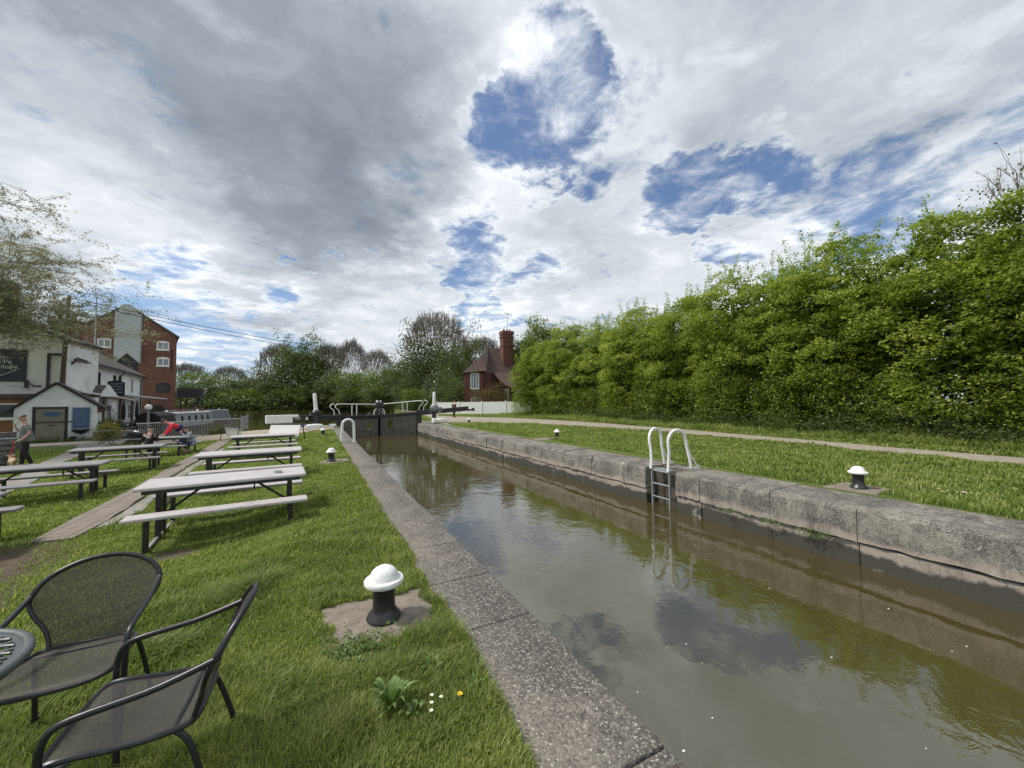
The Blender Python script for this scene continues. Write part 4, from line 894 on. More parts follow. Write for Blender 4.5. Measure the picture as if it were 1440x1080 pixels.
for a in ((2.15,2.2,.27,1.57),(2.86,2.91,.27,1.57),(2.2,2.86,.27,.32),(2.2,2.86,1.52,1.57)): SF.box(mb, a[0], a[1], .01, .065, a[2], a[3])
mb.build('board_frame', M_greycl, bb_)
for k in range(7):
    mb = MB(); r = np.random.default_rng(k); x = 2.27
    while x < 2.7: l_ = r.uniform(.04,.12); SF.box(mb, x, x+l_, .05, .054, 1.38-k*.14, 1.405-k*.14+r.uniform(0,.02)); x += l_+.03
    mb.build('writing_line', M_greycl, bb_)
hb = tag(MB().lathe([(.05,0),(.22,.06),(.36,.18),(.40,.26),(.38,.27),(.2,.2)], c=tuple(SF.p(2.55,.30,-.02)), n=14).build('hanging_trough', M_dark), 'dark bowl shaped trough on the shed wall below the blue board', 'trough')
vt = MB(); SF.box(vt, 2.1, 2.35, .01, .06, -.32, -.16); tag(vt.build('wall_vent', M_dark), 'small dark vent low on the shed wall', 'vent')
tag(MB().tube([tuple(SF.p(1.85,.9,-.42)),tuple(SF.p(1.9,.9,.1)),tuple(SF.p(1.94,.9,.52))],[.05,.045,.03],6).build('timber_stake', M_timber), 'weathered stake leaning by the shed door', 'stake')
# house ------------------------------------------------------------------
ho = thing('brick_house', 'dark red brick house with steep tiled roof and tall chimney behind the white fence', 'house', (.7,0,0))
HF = Frame((19.0, 54.6), (1, 0))
mb = MB(); mb.hexa([(19.0,54.6,-.2),(21.95,54.6,-.2),(25.0,63.4,-.2),(22.3,63.4,-.2),(19.0,54.6,6.5),(21.95,54.6,6.5),(25.0,63.4,6.5),(22.3,63.4,6.5)]); HF.box(mb, 2.95, 12.5, -8.6, -1.4, -.2, 6.3); mb.build('brick_walls', M_brickhouse, ho)
def roofpoly(name, vs, fs, mat): o = MB().add(vs, fs).build(name, mat, ho); md = o.modifiers.new('thick','SOLIDIFY'); md.thickness = .15; return o
roofpoly('roof', [(18.6,54.1,6.0),(22.4,54.1,6.35),(22.6,55.9,6.0),(32.2,55.9,6.0),(32.2,63.8,6.0),(22.0,63.8,6.0),(25.0,59.2,10.7),(30.6,59.2,10.7),(22.6,56.6,8.9)],
    [(0,1,8),(1,2,6,8),(2,3,7,6),(3,4,7),(4,5,6,7),(5,0,8,6)], M_tilehouse)
roofpoly('roof', [(24.0,55.8,6.2),(32.0,55.8,6.2),(32.4,51.9,3.7),(25.2,51.9,3.7),(24.6,53.6,4.6)], [(0,1,2,3,4)], M_tilehouse)
LF = Frame((25.4, 52.4), (1, 0)); mb = MB(); LF.box(mb, .75, 6.6, -4, 0, -.2, 3.85); mb.build('brick_walls', M_brickhouse, ho)
mb = MB(); LF.box(mb, -.1, .0, -1.5, .0, 0, 3.6); mb.build('porch_post', M_dtimber, ho)
window(HF, .95, 2.35, 3.6, 6.0, ho, M_white, M_curtain, 3, 1, proud=.06, fw=.14)
window(HF, 1.0, 2.6, .6, 2.3, ho, M_white, M_curtain, 3, 2, proud=.06, fw=.12)
window(LF, 1.15, 2.2, 1.35, 3.25, ho, M_white, M_glass, 2, 1, proud=.06, fw=.16)
ck = MB().box((27.6,57.6,9.6),(1.9,1.3,6.4)).box((27.6,57.6,12.35),(2.15,1.5,.22)).box((27.6,57.6,13.05),(2.1,1.45,.6)).box((27.6,57.6,10.8),(2.02,1.4,.14)).build('chimney', M_brickhouse, ho)
for x in (-.5,.1,.6): MB().lathe([(.16,0),(.13,.4)], c=(27.6+x,57.6,13.34), n=10).build('chimney_pot', M_terracotta, ck)
an = thing('tv_aerial', 'thin television aerial mast on the brick house chimney', 'aerial', (28.5,57.6,12.5))
MB().tube([(0,0,0),(0,0,4.0)], .04, 5).build('mast', M_steel, an)
ae = MB(); ae.tube([(-.5,0,3.9),(.8,0,3.7)], .03, 4)
for k in range(6): ae.tube([(-.4+k*.22,-.3,3.9-.03*k),(-.4+k*.22,.3,3.9-.03*k)], .02, 4); ae.tube([(-.4+k*.22,0,3.7),(-.4+k*.22,0,4.1)], .02, 4)
ae.tube([(-.4,0,3.1),(.6,0,3.1)], .03, 4); ae.build('antenna', M_steel, an)
tag(MB().tube([(-21.6,57.5,5),(-21.55,57.5,13.6)], .07, 6).build('flagpole', M_pale), 'slim pale pole rising in front of the mill gable', 'pole')
# white fence ---------------------------------------------------------------
fe = thing('white_fence', 'white boarded fence in front of the brick house', 'fence')
P0, P1 = Vector((14.2,49.9)), Vector((22.9,40.2)); Lf = (P1-P0).length; d = (P1-P0).normalized(); n = int(Lf/3.3)+1; r = np.random.default_rng(4)
for k in range(n):
    a = Lf*k/n; b = Lf*(k+1)/n; mb = MB(); q = a+.06
    while q < b-.1: p_ = P0+d*(q+.07); mb.box((p_.x,p_.y,.84+r.uniform(-.012,.012)),(.135,.03,1.5),rz=math.atan2(d.y,d.x)); q += .145
    mb.build('board_panel', M_white, fe)
    p_ = P0+d*a; MB().box((p_.x,p_.y,.85),(.14,.14,1.75),rz=math.atan2(d.y,d.x)).build('post', M_white, fe)
tag(MB().box((23.2,36.4,1.0),(.08,.08,2.0)).box((23.2,36.34,1.9),(.5,.04,.6)).build('towpath_sign', M_white), 'pale small sign on a post against the hedge', 'sign')

# telegraph pole and wires ------------------------------------------------
tp = thing('telegraph_pole', 'wooden telegraph pole rising behind the white shed', 'pole', (-14.45,34.4,-.45))
MB().tube([(0,0,0),(.10,.1,4),(.2,.2,9.2)], [.13,.12,.09], 10).build('pole', M_bark, tp, smooth=True)
MB().box((.28,.2,8.5),(1.1,.1,.1)).build('crossarm', M_timber, tp)
for k, (z0, z1) in enumerate(((8.5,12.5),(8.3,11.6))):
    a = Vector((-13.8,34.3,z0)); b = Vector((24,80,z1)); pts = [a+(b-a)*t+Vector((0,0,-5.2*4*t*(1-t)*.32)) for t in np.linspace(0,1,30)]
    tag(MB().tube([tuple(p) for p in pts], .022, 4).build('overhead_wire', M_dark), ('upper' if k == 0 else 'lower')+' overhead wire sagging from the telegraph pole towards the bare tree', 'wire', 'overhead wires')

# railing round the basin ---------------------------------------------------
ra = thing('basin_railing', 'grey metal railing with close bars along the canal basin', 'railing')
RP = [Vector((-8.75,28.0)), Vector((-7.2,29.9)), Vector((-4.75,33.1)), Vector((-5.1,38.6))]
for a, b in zip(RP[:-1], RP[1:]):
    L = (b-a).length; z = -.42 if a.x < -7 else -.35
    MB().tube([(a.x,a.y,z+1.05),(b.x,b.y,z+1.05)], .035, 8).build('top_rail', M_steel, ra)
    MB().tube([(a.x,a.y,z+.12),(b.x,b.y,z+.12)], .03, 8).build('bottom_rail', M_steel, ra)
    mb = MB(); nb_ = int(L/.10)
    for k in range(1, nb_): q = a+(b-a)*k/nb_; mb.tube([(q.x,q.y,z+.12),(q.x,q.y,z+1.04)], .011, 4)
    mb.build('bars', M_steel, ra)
    MB().box((b.x,b.y,z+.5),(.07,.07,1.15)).build('post', M_steel, ra)

# narrowboats -----------------------------------------------------------------
def narrowboat(name, label, a, b, mats, nwin, cratch):
    a, b = Vector(a), Vector(b); L = (b-a).length; t = thing(name, label, 'narrowboat', (a.x,a.y,-.86), math.atan2((b-a).y,(b-a).x))
    hull, cab, win = mats; mb = MB(); sec = []
    for x, wd, h in ((-.8,.15,.75),(0,.7,.62),(1.2,1.0,.5),(L-2.5,1.0,.5),(L-.8,.7,.6),(L,.12,.85)): sec += [(x,-wd*.9,-.3),(x,wd*.9,-.3),(x,wd,h),(x,-wd,h)]
    n = 6; fs = [(i*4+j, i*4+(j+1) % 4, (i+1)*4+(j+1) % 4, (i+1)*4+j) for i in range(n-1) for j in range(4)]+[(0,1,2,3),(20,23,22,21)]
    mb.add(sec, fs).build('hull', hull, t)
    x0, x1 = cratch, L-1.6
    mb = MB().hexa([(x0,-.95,.48),(x1,-.95,.48),(x1,.95,.48),(x0,.95,.48),(x0+.05,-.78,1.75),(x1-.25,-.78,1.75),(x1-.25,.78,1.75),(x0+.05,.78,1.75)]); cb = mb.build('cabin', cab, t, bev=.03)
    MB().hexa([(x0-.05,-.85,1.74),(x1-.2,-.85,1.74),(x1-.2,.85,1.74),(x0-.05,.85,1.74),(x0-.05,-.5,1.84),(x1-.2,-.5,1.84),(x1-.2,.5,1.84),(x0-.05,.5,1.84)]).build('cabin_roof', M_boatw, t)
    for k in range(nwin):
        for s in (-1,1):
            xx = x0+.5+(x1-x0-1.2)*(k+.5)/nwin; w_ = MB().hexa([(xx-.2,s*.925,.85),(xx+.2,s*.925,.85),(xx+.2,s*.80,.85),(xx-.2,s*.80,.85),(xx-.2,s*.85,1.5),(xx+.2,s*.85,1.5),(xx+.2,s*.75,1.5),(xx-.2,s*.75,1.5)]).build('window', win, t)
    mb = MB(); pr_ = [(math.sin(u)*.95, .5+1.45*max(0,math.cos(u))**.7) for u in np.linspace(-math.pi/2,math.pi/2,9)]
    mb.prism([(x0-.1,y,z) for y,z in pr_], (-min(2.6,x0),0,-.0)).build('canopy', M_blackcl if nwin > 4 else M_grey, t)
    for k in range(3): xx = x0+1+k*(x1-x0-2)/2; MB().lathe([(.1,1.83),(.1,1.95),(.14,1.97),(.04,2.03)], c=(xx,.2,0), n=10).build('roof_vent', M_white if k % 2 == 0 else M_terracotta, t)
    return t
narrowboat('narrowboat', 'grey narrowboat with pale cabin and dark cratch cover moored behind the railing', (-12.35,40.5), (-10.9,54.5), (M_black, M_boatw, M_glass), 5, 3.6)
narrowboat('narrowboat', 'dark narrowboat moored farther off beyond the pale one', (-13.6,57.8), (-12.1,71), (M_black, M_grey, M_curtain), 4, 2.4)
narrowboat('narrowboat', 'black narrowboat half hidden at the foot of the mill balcony', (-15.0,57.0), (-14.3,67), (M_black, M_black, M_glass), 3, 2.)
tag(MB().hexa([(-2.6,38,-.9),(.2,38,-.9),(.2,39.8,-.9),(-2.6,39.8,-.9),(-2.2,38.2,-.2),(-.4,38.2,-.2),(-.4,39.6,-.2),(-2.2,39.6,-.2)]).build('tarpaulin_boat', M_water_blue, bev=.15), 'low shape under a dark blue tarpaulin on the water behind the white beam end', 'boat')
def globe(x, y, h, lab):
    t = thing('globe_lamp', lab, 'lamp', (x,y,-.42)); MB().tube([(0,0,0),(0,0,h)], .07, 8).build('post', M_grey, t); MB().lathe([(.03,h),(.15,h+.05),(.2,h+.18),(.15,h+.32),(.03,h+.37)], n=16).build('globe', M_white, t, smooth=True)
globe(-10.1,34.2,1.75,'white globe lamp on a grey post beside the moored boats')
# terrace clutter -----------------------------------------------------------
pb = thing('timber_planter', 'low weathered timber planter box on the patio beside the railing', 'planter', (-10.95,32.3,-.42), .5)
MB().box((0,0,.26),(2.0,.7,.52)).build('box', M_timber, pb, bev=.02)
ft = thing('folding_table', 'small folding bistro table on the patio by the yellow shrub', 'table', (-10.05,28.4,-.42))
MB().box((0,0,.72),(.6,.6,.03)).build('top', M_timber, ft)
for s in (-1,1): MB().tube([(-.25,s*.22,0),(.25,s*.22,.7)],.018,6).tube([(.25,s*.2,0),(-.25,s*.2,.7)],.018,6).build('leg', M_black, ft)
def pile(name, c, d, mat, lab, cat, seed, k=.16):
    r = np.random.default_rng(seed); b = bmesh.new(); bmesh.ops.create_icosphere(b, subdivisions=3, radius=.5); ph = r.uniform(0,6,4)
    for v in b.verts:
        q = v.co; s = 1+k*math.sin(q.x*9+ph[0])*math.sin(q.y*11+ph[1])+k*.7*math.sin(q.z*13+ph[2]+q.x*7); v.co = Vector((q.x*d[0]*s, q.y*d[1]*s, max(q.z,-.35)*d[2]*s))
    me = bpy.data.meshes.new(name); b.to_mesh(me); b.free(); me.materials.append(mat); me.polygons.foreach_set('use_smooth',[True]*len(me.polygons))
    o = bpy.data.objects.new(name, me); COL.objects.link(o); o.location = c; return tag(o, lab, cat)
pile('coat_heap', (-5.95,19.3,.50), (.9,.6,.40), M_blackcl, 'heap of dark coats and bags on the left end of the youngsters table', 'coats', 3)
pile('drinks_bag', (-6.0,19.15,.62), (.18,.12,.12), M_white, 'small white cup among the dark coats on the table', 'cup', 5)
for k, (x, y, lab) in enumerate(((-13.0,38.2,'dark timber terrace table under the canopy, nearest the shed'),(-13.2,41.2,'dark timber terrace table under the middle of the canopy'),(-13.4,44.5,'dark timber terrace table at the far end of the canopy'))):
    t = thing('terrace_table', lab, 'table', (x,y,-.43), 1.5, 'dark terrace tables under the canopy')
    MB().box((0,0,.73),(1.6,.8,.06)).build('top', M_dtimber, t); MB().box((0,.65,.44),(1.6,.26,.05)).box((0,-.65,.44),(1.6,.26,.05)).build('seats', M_dtimber, t, bev=.01)
    for s in (-1,1): MB().beam((s*.6,-.7,0),(s*.6,-.15,.72),.08,.08).beam((s*.6,.7,0),(s*.6,.15,.72),.08,.08).box((s*.6,0,.40),(.07,1.5,.08)).build('leg_frame', M_dtimber, t)
    pr2 = thing('closed_parasol', lab.replace('dark timber terrace table', 'furled black parasol'), 'parasol', (x+.2,y+.4,-.43), 0, 'furled parasols on the terrace')
    MB().tube([(0,0,0),(0,0,2.5)], .025, 6).build('pole', M_timber, pr2); MB().lathe([(.05,1.0),(.13,1.25),(.10,1.9),(.03,2.45)], n=10).build('cloth', M_blackcl, pr2)
ba = thing('wooden_barrel', 'grey wooden barrel at the left edge of the photo', 'barrel', (-9.62,19.75,-.45))
MB().lathe([(.24,0),(.29,.2),(.31,.42),(.29,.66),(.24,.88),(.22,.88),(.22,.85),(0.01,.85)], n=20).build('staves', M_barrel, ba, smooth=True)
for z in (.12,.3,.58,.76): MB().lathe([(.30 if .2 < z < .7 else .275,z-.02),(.302 if .2 < z < .7 else .278,z+.02)], n=20).build('hoop', M_black, ba)
bs = thing('slatted_bench', 'small dark bench with pale slatted top behind the man with the dog', 'bench', (-13.3,27.4,-.45), .1)
MB().box((0,.0,.30),(1.0,.5,.5)).build('base', M_dtimber, bs, bev=.01)
for k in range(5): MB().box((-.4+k*.2,0,.575),(.10,.56,.03)).build('slat', M_pale, bs)
cr = thing('crate_stack', 'stack of dark crates and boards against the orange brick wall', 'crates', (-14.6,29.3,-.45))
for k in range(2): MB().box((0,0,.2+k*.42),(1.3,.8,.34)).box((0,-.41,.2+k*.42),(1.34,.03,.07)).build('crate', M_barrel, cr, bev=.01)
def deckseat(loc, rz, lab):
    t = thing('canvas_bench', lab, 'bench', loc, rz, 'pale canvas benches with black frames')
    MB().hexa([(-.85,-.16,.30),(.85,-.16,.30),(.85,-.13,.30),(-.85,-.13,.30),(-.85,-.02,.80),(.85,-.02,.80),(.85,.015,.80),(-.85,.015,.80)]).build('canvas_back', M_canvas, t)
    MB().box((0,-.42,.30),(1.7,.5,.04)).build('canvas_seat', M_canvas, t)
    MB().tube([(-.95,.03,.84),(.95,.03,.84)], .035, 8).build('top_rail', M_black, t)
    for s in (-1,1): MB().tube([(s*.93,.18,0),(s*.93,.03,.84)], .022, 8).build('rear_leg', M_black, t); MB().tube([(s*.93,-.62,0),(s*.93,-.2,.32)], .022, 8).build('front_leg', M_timber, t)
    return t
deckseat((-1.32,21.5,-.2), 2.45+3.14159, 'pale canvas bench with black frame below the white beam end')
deckseat((-3.9,24.3,-.36), 2.1, 'pale canvas bench with black frame turned away near the end of the railing')

# ---------------------------------------------------------------- people
def skin_obj(name, nodes, edges, mat, parent, sub=2, root=0):
    """nodes: (x,y,z,rx[,ry]); connected edges skinned into one smooth surface"""
    me = bpy.data.meshes.new(name); me.from_pydata([q[:3] for q in nodes], edges, []); me.materials.append(mat)
    o = bpy.data.objects.new(name, me); COL.objects.link(o)
    md = o.modifiers.new('skin', 'SKIN'); md.use_smooth_shade = True; md.branch_smoothing = .6
    for i, q in enumerate(nodes): sv = me.skin_vertices[0].data[i]; sv.radius = (q[3], q[4] if len(q) > 4 else q[3]); sv.use_root = i == root
    if sub: s = o.modifiers.new('sub', 'SUBSURF'); s.levels = s.render_levels = sub
    dg = bpy.context.evaluated_depsgraph_get(); m2 = bpy.data.meshes.new_from_object(o.evaluated_get(dg)); bpy.data.objects.remove(o); m2.name = name
    m2.materials.clear(); m2.materials.append(mat); m2.polygons.foreach_set('use_smooth', [True]*len(m2.polygons))
    ob = bpy.data.objects.new(name, m2); COL.objects.link(ob); ob.parent = parent; return ob
def person(label, loc, rz, J, mats, scale=1., cap=None, hair=M_hair, long_sleeve=False, shorts=False, fat=1.):
    """J: joints, person faces +x locally, left is +y"""
    t = thing('person', label, 'person', loc, rz); t.scale = (scale,)*3
    V = lambda k: Vector(J[k]); body = []; E_ = []
    def nd(p, r, r2=None): body.append((*p, r, r2 or r)); return len(body)-1
    pel = nd(V('pelvis'), .105, .12); wa = nd(V('waist'), .09, .10); chs = nd(V('chest'), .095, .12); nk0 = nd(V('neck'), .06); nk1 = nd(V('neck')+(V('head')-V('neck'))*.45, .052)
    hd = V('head'); up = (hd-V('neck')).normalized(); fw = Vector(J.get('face', (1,0,0))).normalized()
    h1 = nd(hd, .108, .098); h2 = nd(hd+up*.085, .098, .09)
    E_ += [(pel,wa),(wa,chs),(chs,nk0),(nk0,nk1),(nk1,h1),(h1,h2)]
    for s in ('l','r'):
        a = nd(V(s+'sh'), .062); b = nd(V(s+'el'), .043); c = nd(V(s+'wr'), .028); E_ += [(chs,a),(a,b),(b,c)]
        hdv = (V(s+'ha')-V(s+'wr')).normalized(); palm = nd(V(s+'wr')+hdv*.06, .034, .02); E_.append((c,palm))
        side = hdv.cross(Vector((0,0,1)));  side = side.normalized() if side.length > .1 else Vector((0,1,0)); curl = Vector(J.get(s+'curl', (0,0,-1)))
        for k, (of, ln) in enumerate(((-.03,.06),(-.010,.072),(.010,.068),(.028,.055))):
            p1 = V(s+'wr')+hdv*.10+side*of; p2 = p1+(hdv*.8+curl*.4).normalized()*ln*.55; p3 = p2+(hdv*.35+curl*.9).normalized()*ln*.5
            i1 = nd(p1,.0095); i2 = nd(p2,.0085); i3 = nd(p3,.007); E_ += [(palm,i1),(i1,i2),(i2,i3)]
        p1 = V(s+'wr')+hdv*.05-side*.042; i1 = nd(p1,.011); i2 = nd(p1+(hdv*.8-side*.35+curl*.3)*.045,.0085); E_ += [(palm,i1),(i1,i2)]
        a = nd(V(s+'hip'), .088*fat**.5); b = nd(V(s+'kn'), .056); c = nd(V(s+'an'), .038); E_ += [(pel,a),(a,b),(b,c)]
    skin_obj('body', body, E_, M_skin, t)
    # face
    lat = up.cross(fw).normalized(); f0 = hd+up*.03
    MB().tube([f0+fw*.078+up*.02, f0+fw*.10-up*.02], [.008,.014], 8).build('nose', M_skin, t, smooth=True)
    e = MB()
    for s in (-1,1): e.lathe([(.002,-.009),(.009,-.004),(.009,.004),(.002,.009)], c=tuple(f0+fw*.074+up*.025+lat*s*.03), n=8)
    e.build('eyes', M_dark, t); MB().tube([f0+fw*.078-up*.05+lat*-.02, f0+fw*.083-up*.052, f0+fw*.078-up*.05+lat*.02], .006, 6).build('mouth', M_terracotta, t)
    for s in (-1,1): MB().tube([f0+lat*s*.082+up*.02, f0+lat*s*.09-up*.02], [.016,.012], 6).build('ear', M_skin, t, smooth=True)
    hb_ = hd-fw*.018
    skin_obj('hair', [(*(hb_+up*.02-fw*.03),.098),(*(hb_+up*.09),.108),(*(hb_+up*.125+fw*.02),.085)], [(0,1),(1,2)], hair if not cap else cap, t)
    if cap: MB().prism([hd+up*.10+fw*.06+lat*.065, hd+up*.085+fw*.17+lat*.04, hd+up*.085+fw*.17-lat*.04, hd+up*.10+fw*.06-lat*.065], up*.012).build('cap_peak', cap, t, bev=.004)
    # shirt
    sh = []; es = []
    def sn(p, r, r2=None): sh.append((*p, r, r2 or r)); return len(sh)-1
    az_ = sn(V('pelvis')+(V('pelvis')-V('waist'))*.75, .13*fat**.6, .16*fat**.5); a0 = sn(V('pelvis')+(V('pelvis')-V('waist'))*.1, .142*fat, .165*fat**.5); a1 = sn(V('waist'), .140*fat, .155*fat); a2 = sn(V('chest'), .142*fat**.8, .172); a3 = sn(V('neck')+(V('chest')-V('neck'))*.12, .075); es += [(az_,a0),(a0,a1),(a1,a2),(a2,a3)]
    for s in ('l','r'):
        b0 = sn(V(s+'sh'), .078); b1 = sn(V(s+'sh')+(V(s+'el')-V(s+'sh'))*.72, .066); es += [(a2,b0),(b0,b1)]
        if long_sleeve: b2 = sn(V(s+'el'), .058); b3 = sn(V(s+'wr'), .042); es += [(b1,b2),(b2,b3)]
    skin_obj('shirt', sh, es, mats[0], t)
    tr = []; et = []
    def tn(p, r, r2=None): tr.append((*p, r, r2 or r)); return len(tr)-1
    p0 = tn(V('pelvis')+(V('waist')-V('pelvis'))*.7, .12*fat, .14*fat**.5); p00 = tn(V('pelvis')+Vector((0,0,-.05)), .13, .15); et.append((p0,p00))
    for s in ('l','r'):
        a = tn(V(s+'hip'), .10); b = tn(V(s+'kn'), .074); et += [(p00,a),(a,b)]
        if not shorts: c = tn(V(s+'an')+Vector((0,0,.03)), .058); et.append((b,c))
        MB().lathe([(.055,0),(.06,.03),(.05,.07),(.035,.10)], n=12, M=Matrix.Diagonal((1.0,.75,1,1))).build('shoe', mats[2], t, smooth=True).location = V(s+'an')-Vector((0,0,.07))
        toe = MB().tube([V(s+'an')+Vector((.02,0,-.045)), V(s+'an')+Vector((.10,0,-.05)), V(s+'an')+Vector((.17,0,-.055))], [.05,.045,.03], 10).build('shoe_toe', mats[2], t, smooth=True)
    skin_obj('trousers', tr, et, mats[1], t)
    return t
man = dict(pelvis=(0,0,.95), waist=(.02,0,1.12), chest=(.03,0,1.34), neck=(.04,0,1.50), head=(.09,0,1.62), face=(1,0,-.2),
    lsh=(.02,.19,1.42), lel=(-.06,.26,1.14), lwr=(.10,.25,.95), lha=(.20,.25,.92), rsh=(.04,-.19,1.42), rel=(.14,-.26,1.16), rwr=(.25,-.12,1.38), rha=(.23,-.07,1.48), rcurl=(-1,0,.2),
    lhip=(0,.10,.90), lkn=(.02,.11,.50), lan=(-.14,.11,.10), rhip=(0,-.10,.90), rkn=(.07,-.10,.50), ran=(.07,-.10,.08))
mt_ = person('person in grey t-shirt, dark trousers and faded red cap walking a small dog', (-8.75,19.1,-.44), R(205), man, (M_teegrey, M_blackcl, M_white), 1.02, cap=M_cap, fat=1.45)
tag(MB().lathe([(.03,0),(.035,.05),(.03,.10)], c=(-8.99,19.10,1.02), n=12).build('white_cup', M_white), 'white cup held up to the face of the person in the cap', 'cup')
dogL = Vector((-9.12,19.3,-.44))
lead = tag(MB().tube(smooth_path([(-8.98,18.98,.50),(-9.05,19.1,.25),(-9.15,19.2,.0),tuple(dogL+Vector((.05,0,.36)))], 16), .012, 5).build('dog_lead', M_red), 'red dog lead held by the person in the cap', 'lead')
dog = thing('dog', 'small fluffy cream dog at the feet of the person in the cap', 'dog', tuple(dogL), R(128)); dog.scale = (.85,.95,.9)
skin_obj('body', [(-.16,0,.24,.11),(0,0,.25,.12),(.16,0,.27,.115),(.27,0,.36,.075),(.34,0,.43,.09),(.42,0,.40,.045),(-.27,0,.30,.03),(-.34,0,.40,.035),
    (-.17,.07,.22,.05),(-.20,.08,.13,.03),(-.16,.08,.02,.028),(-.17,-.07,.22,.05),(-.20,-.08,.13,.03),(-.16,-.08,.02,.028),(.17,.07,.2,.04),(.17,.07,.1,.03),(.19,.07,.02,.028),(.17,-.07,.2,.04),(.17,-.07,.1,.03),(.19,-.07,.02,.028),
    (.33,.07,.50,.03),(.32,.10,.43,.025),(.33,-.07,.50,.03),(.32,-.10,.43,.025)],
    [(0,1),(1,2),(2,3),(3,4),(4,5),(0,6),(6,7),(0,8),(8,9),(9,10),(0,11),(11,12),(12,13),(2,14),(14,15),(15,16),(2,17),(17,18),(18,19),(4,20),(20,21),(4,22),(22,23)], M_cream, dog)
MB().lathe([(.004,-.012),(.016,0),(.004,.012)], c=(.465,0,.41), n=8).build('nose', M_dark, dog, smooth=True)
sit = dict(pelvis=(0,0,.50), waist=(.02,0,.66), chest=(.06,0,.86), neck=(.09,0,1.00), head=(.13,0,1.12), face=(1,0,-.2),
    lsh=(.05,.16,.93), lel=(.12,.22,.70), lwr=(.32,.14,.76), lha=(.40,.10,.76), rsh=(.05,-.16,.93), rel=(.12,-.22,.70), rwr=(.32,-.14,.76), rha=(.40,-.10,.76),
    lhip=(.04,.09,.48), lkn=(.40,.12,.47), lan=(.36,.12,.10), rhip=(.04,-.09,.48), rkn=(.40,-.12,.47), ran=(.40,-.12,.10))
b1 = person('boy in a black top with a white mark, seated with his back to the lawn', (-5.45,18.55,-.34), R(82), sit, (M_blackcl, M_blackcl, M_white), .95, long_sleeve=True)
MB().prism([(-.125,-.10,.80),(-.13,.03,.86),(-.125,.12,.93),(-.13,.0,.895),(-.125,-.08,.86)], (-.012,0,0)).build('white_mark', M_white, b1)
sit2 = dict(sit); sit2.update(pelvis=(-.02,0,.50), waist=(.0,0,.66), chest=(.06,0,.85), neck=(.12,0,.97), head=(.2,0,1.07), face=(1,0,-.3), lwr=(.3,.08,.92), lha=(.34,.05,1.0), rwr=(.3,-.08,.9), rha=(.34,-.05,.98), lan=(.15,.12,.12), ran=(.05,-.12,.12), lkn=(.36,.12,.5), rkn=(.34,-.12,.48))
person('boy in a pale grey top and shorts seated at the right end of the table', (-4.35,19.15,-.34), R(190), sit2, (M_greycl, M_navycl, M_blackcl), .93, shorts=True, long_sleeve=True)
lean_ = dict(pelvis=(-.15,0,.92), waist=(.0,0,1.05), chest=(.2,0,1.17), neck=(.33,0,1.25), head=(.44,0,1.31), face=(1,0,-.5),
    lsh=(.22,.18,1.2), lel=(.30,.24,.95), lwr=(.42,.2,.80), lha=(.5,.18,.78), rsh=(.22,-.18,1.2), rel=(.32,-.22,.95), rwr=(.45,-.16,.80), rha=(.53,-.14,.78),
    lhip=(-.15,.1,.88), lkn=(-.12,.1,.48), lan=(-.16,.1,.10), rhip=(-.15,-.1,.88), rkn=(-.08,-.1,.48), ran=(-.05,-.1,.10))
lp = person('youngster in a red and navy top leaning over the far side of the table', (-5.05,20.35,-.34), R(200), lean_, (M_red, M_navycl, M_blackcl), .98, long_sleeve=True)
skin_obj('navy_panel', [(-.14,0,.95,.155,.175),(.0,0,1.05,.148,.17),(.08,0,1.10,.145,.168)], [(0,1),(1,2)], M_navycl, lp)
stand = dict(man); stand.update(rel=(.05,-.25,1.15), rwr=(.1,-.24,.93), rha=(.13,-.23,.84), head=(.06,0,1.66), lan=(0,.11,.1), ran=(.0,-.1,.1), lkn=(.02,.11,.5), rkn=(.03,-.1,.5), rcurl=(0,0,-1))
person('distant person in a dark maroon coat standing behind the right balance beam', (12.9,39.0,.0), R(20), stand, (M_maroon, M_blackcl, M_blackcl), 1.0, long_sleeve=True)

# ---------------------------------------------------------------- trees and shrubs
def tree_thing(name, label, loc, rad, zc, seed, mat, n, per, spread, size, trunk_h, trunk_r, cat='tree', group=None, lump=.28, shell=.5, spr=.8, twigs=0, tb=.5, rotz=0):
    rg = np.random.default_rng(seed); t = thing(name, label, cat, loc, rotz, group)
    mb, tips = limbs(rg, (0,0,-.1), trunk_h, spr, 3, 6, trunk_r); mb.build('trunk', M_bark, t)
    c = crown_pts(rg, n, rad, lump, shell); ct = np.clip(tb+rg.normal(0,.16,n)+.12*c[:,2]/rad[2], 0, 1); c[:,2] += zc; k = c[:,2] > .12; c = c[k]; ct = ct[k]
    leaves_obj('crown', c, ct, per, spread, size, rg, mat, t)
    if twigs:
        tw = MB()
        for i in range(twigs):
            u = rg.normal(0,1,3); u[2] = abs(u[2])+.5; u /= np.linalg.norm(u); p = np.array(rad)*u*rg.uniform(.75,.98); p[2] += zc; d = Vector(u)*.5+Vector((0,0,.9))+Vector(rg.normal(0,.25,3)); d.normalize()
            L = rg.uniform(.14,.28)*rad[2]; r0 = L*.010+.01; q = Vector(p); pts = [q]; 
            for j in range(3): d = (d+Vector(rg.normal(0,.12,3))).normalized(); q = q+d*L/3; pts.append(q)
            tw.tube([tuple(a) for a in pts], [r0,r0*.7,r0*.45,r0*.2], 3)
            for j in range(4):
                b_ = pts[1]+(pts[3]-pts[1])*rg.uniform(0,.8); dd = (d+Vector(rg.normal(0,.5,3))).normalized(); tw.tube([tuple(b_), tuple(b_+dd*L*rg.uniform(.25,.5))], [r0*.5,r0*.15], 3)
        tw.build('twigs', M_twig, t, fixn=False)
    return t
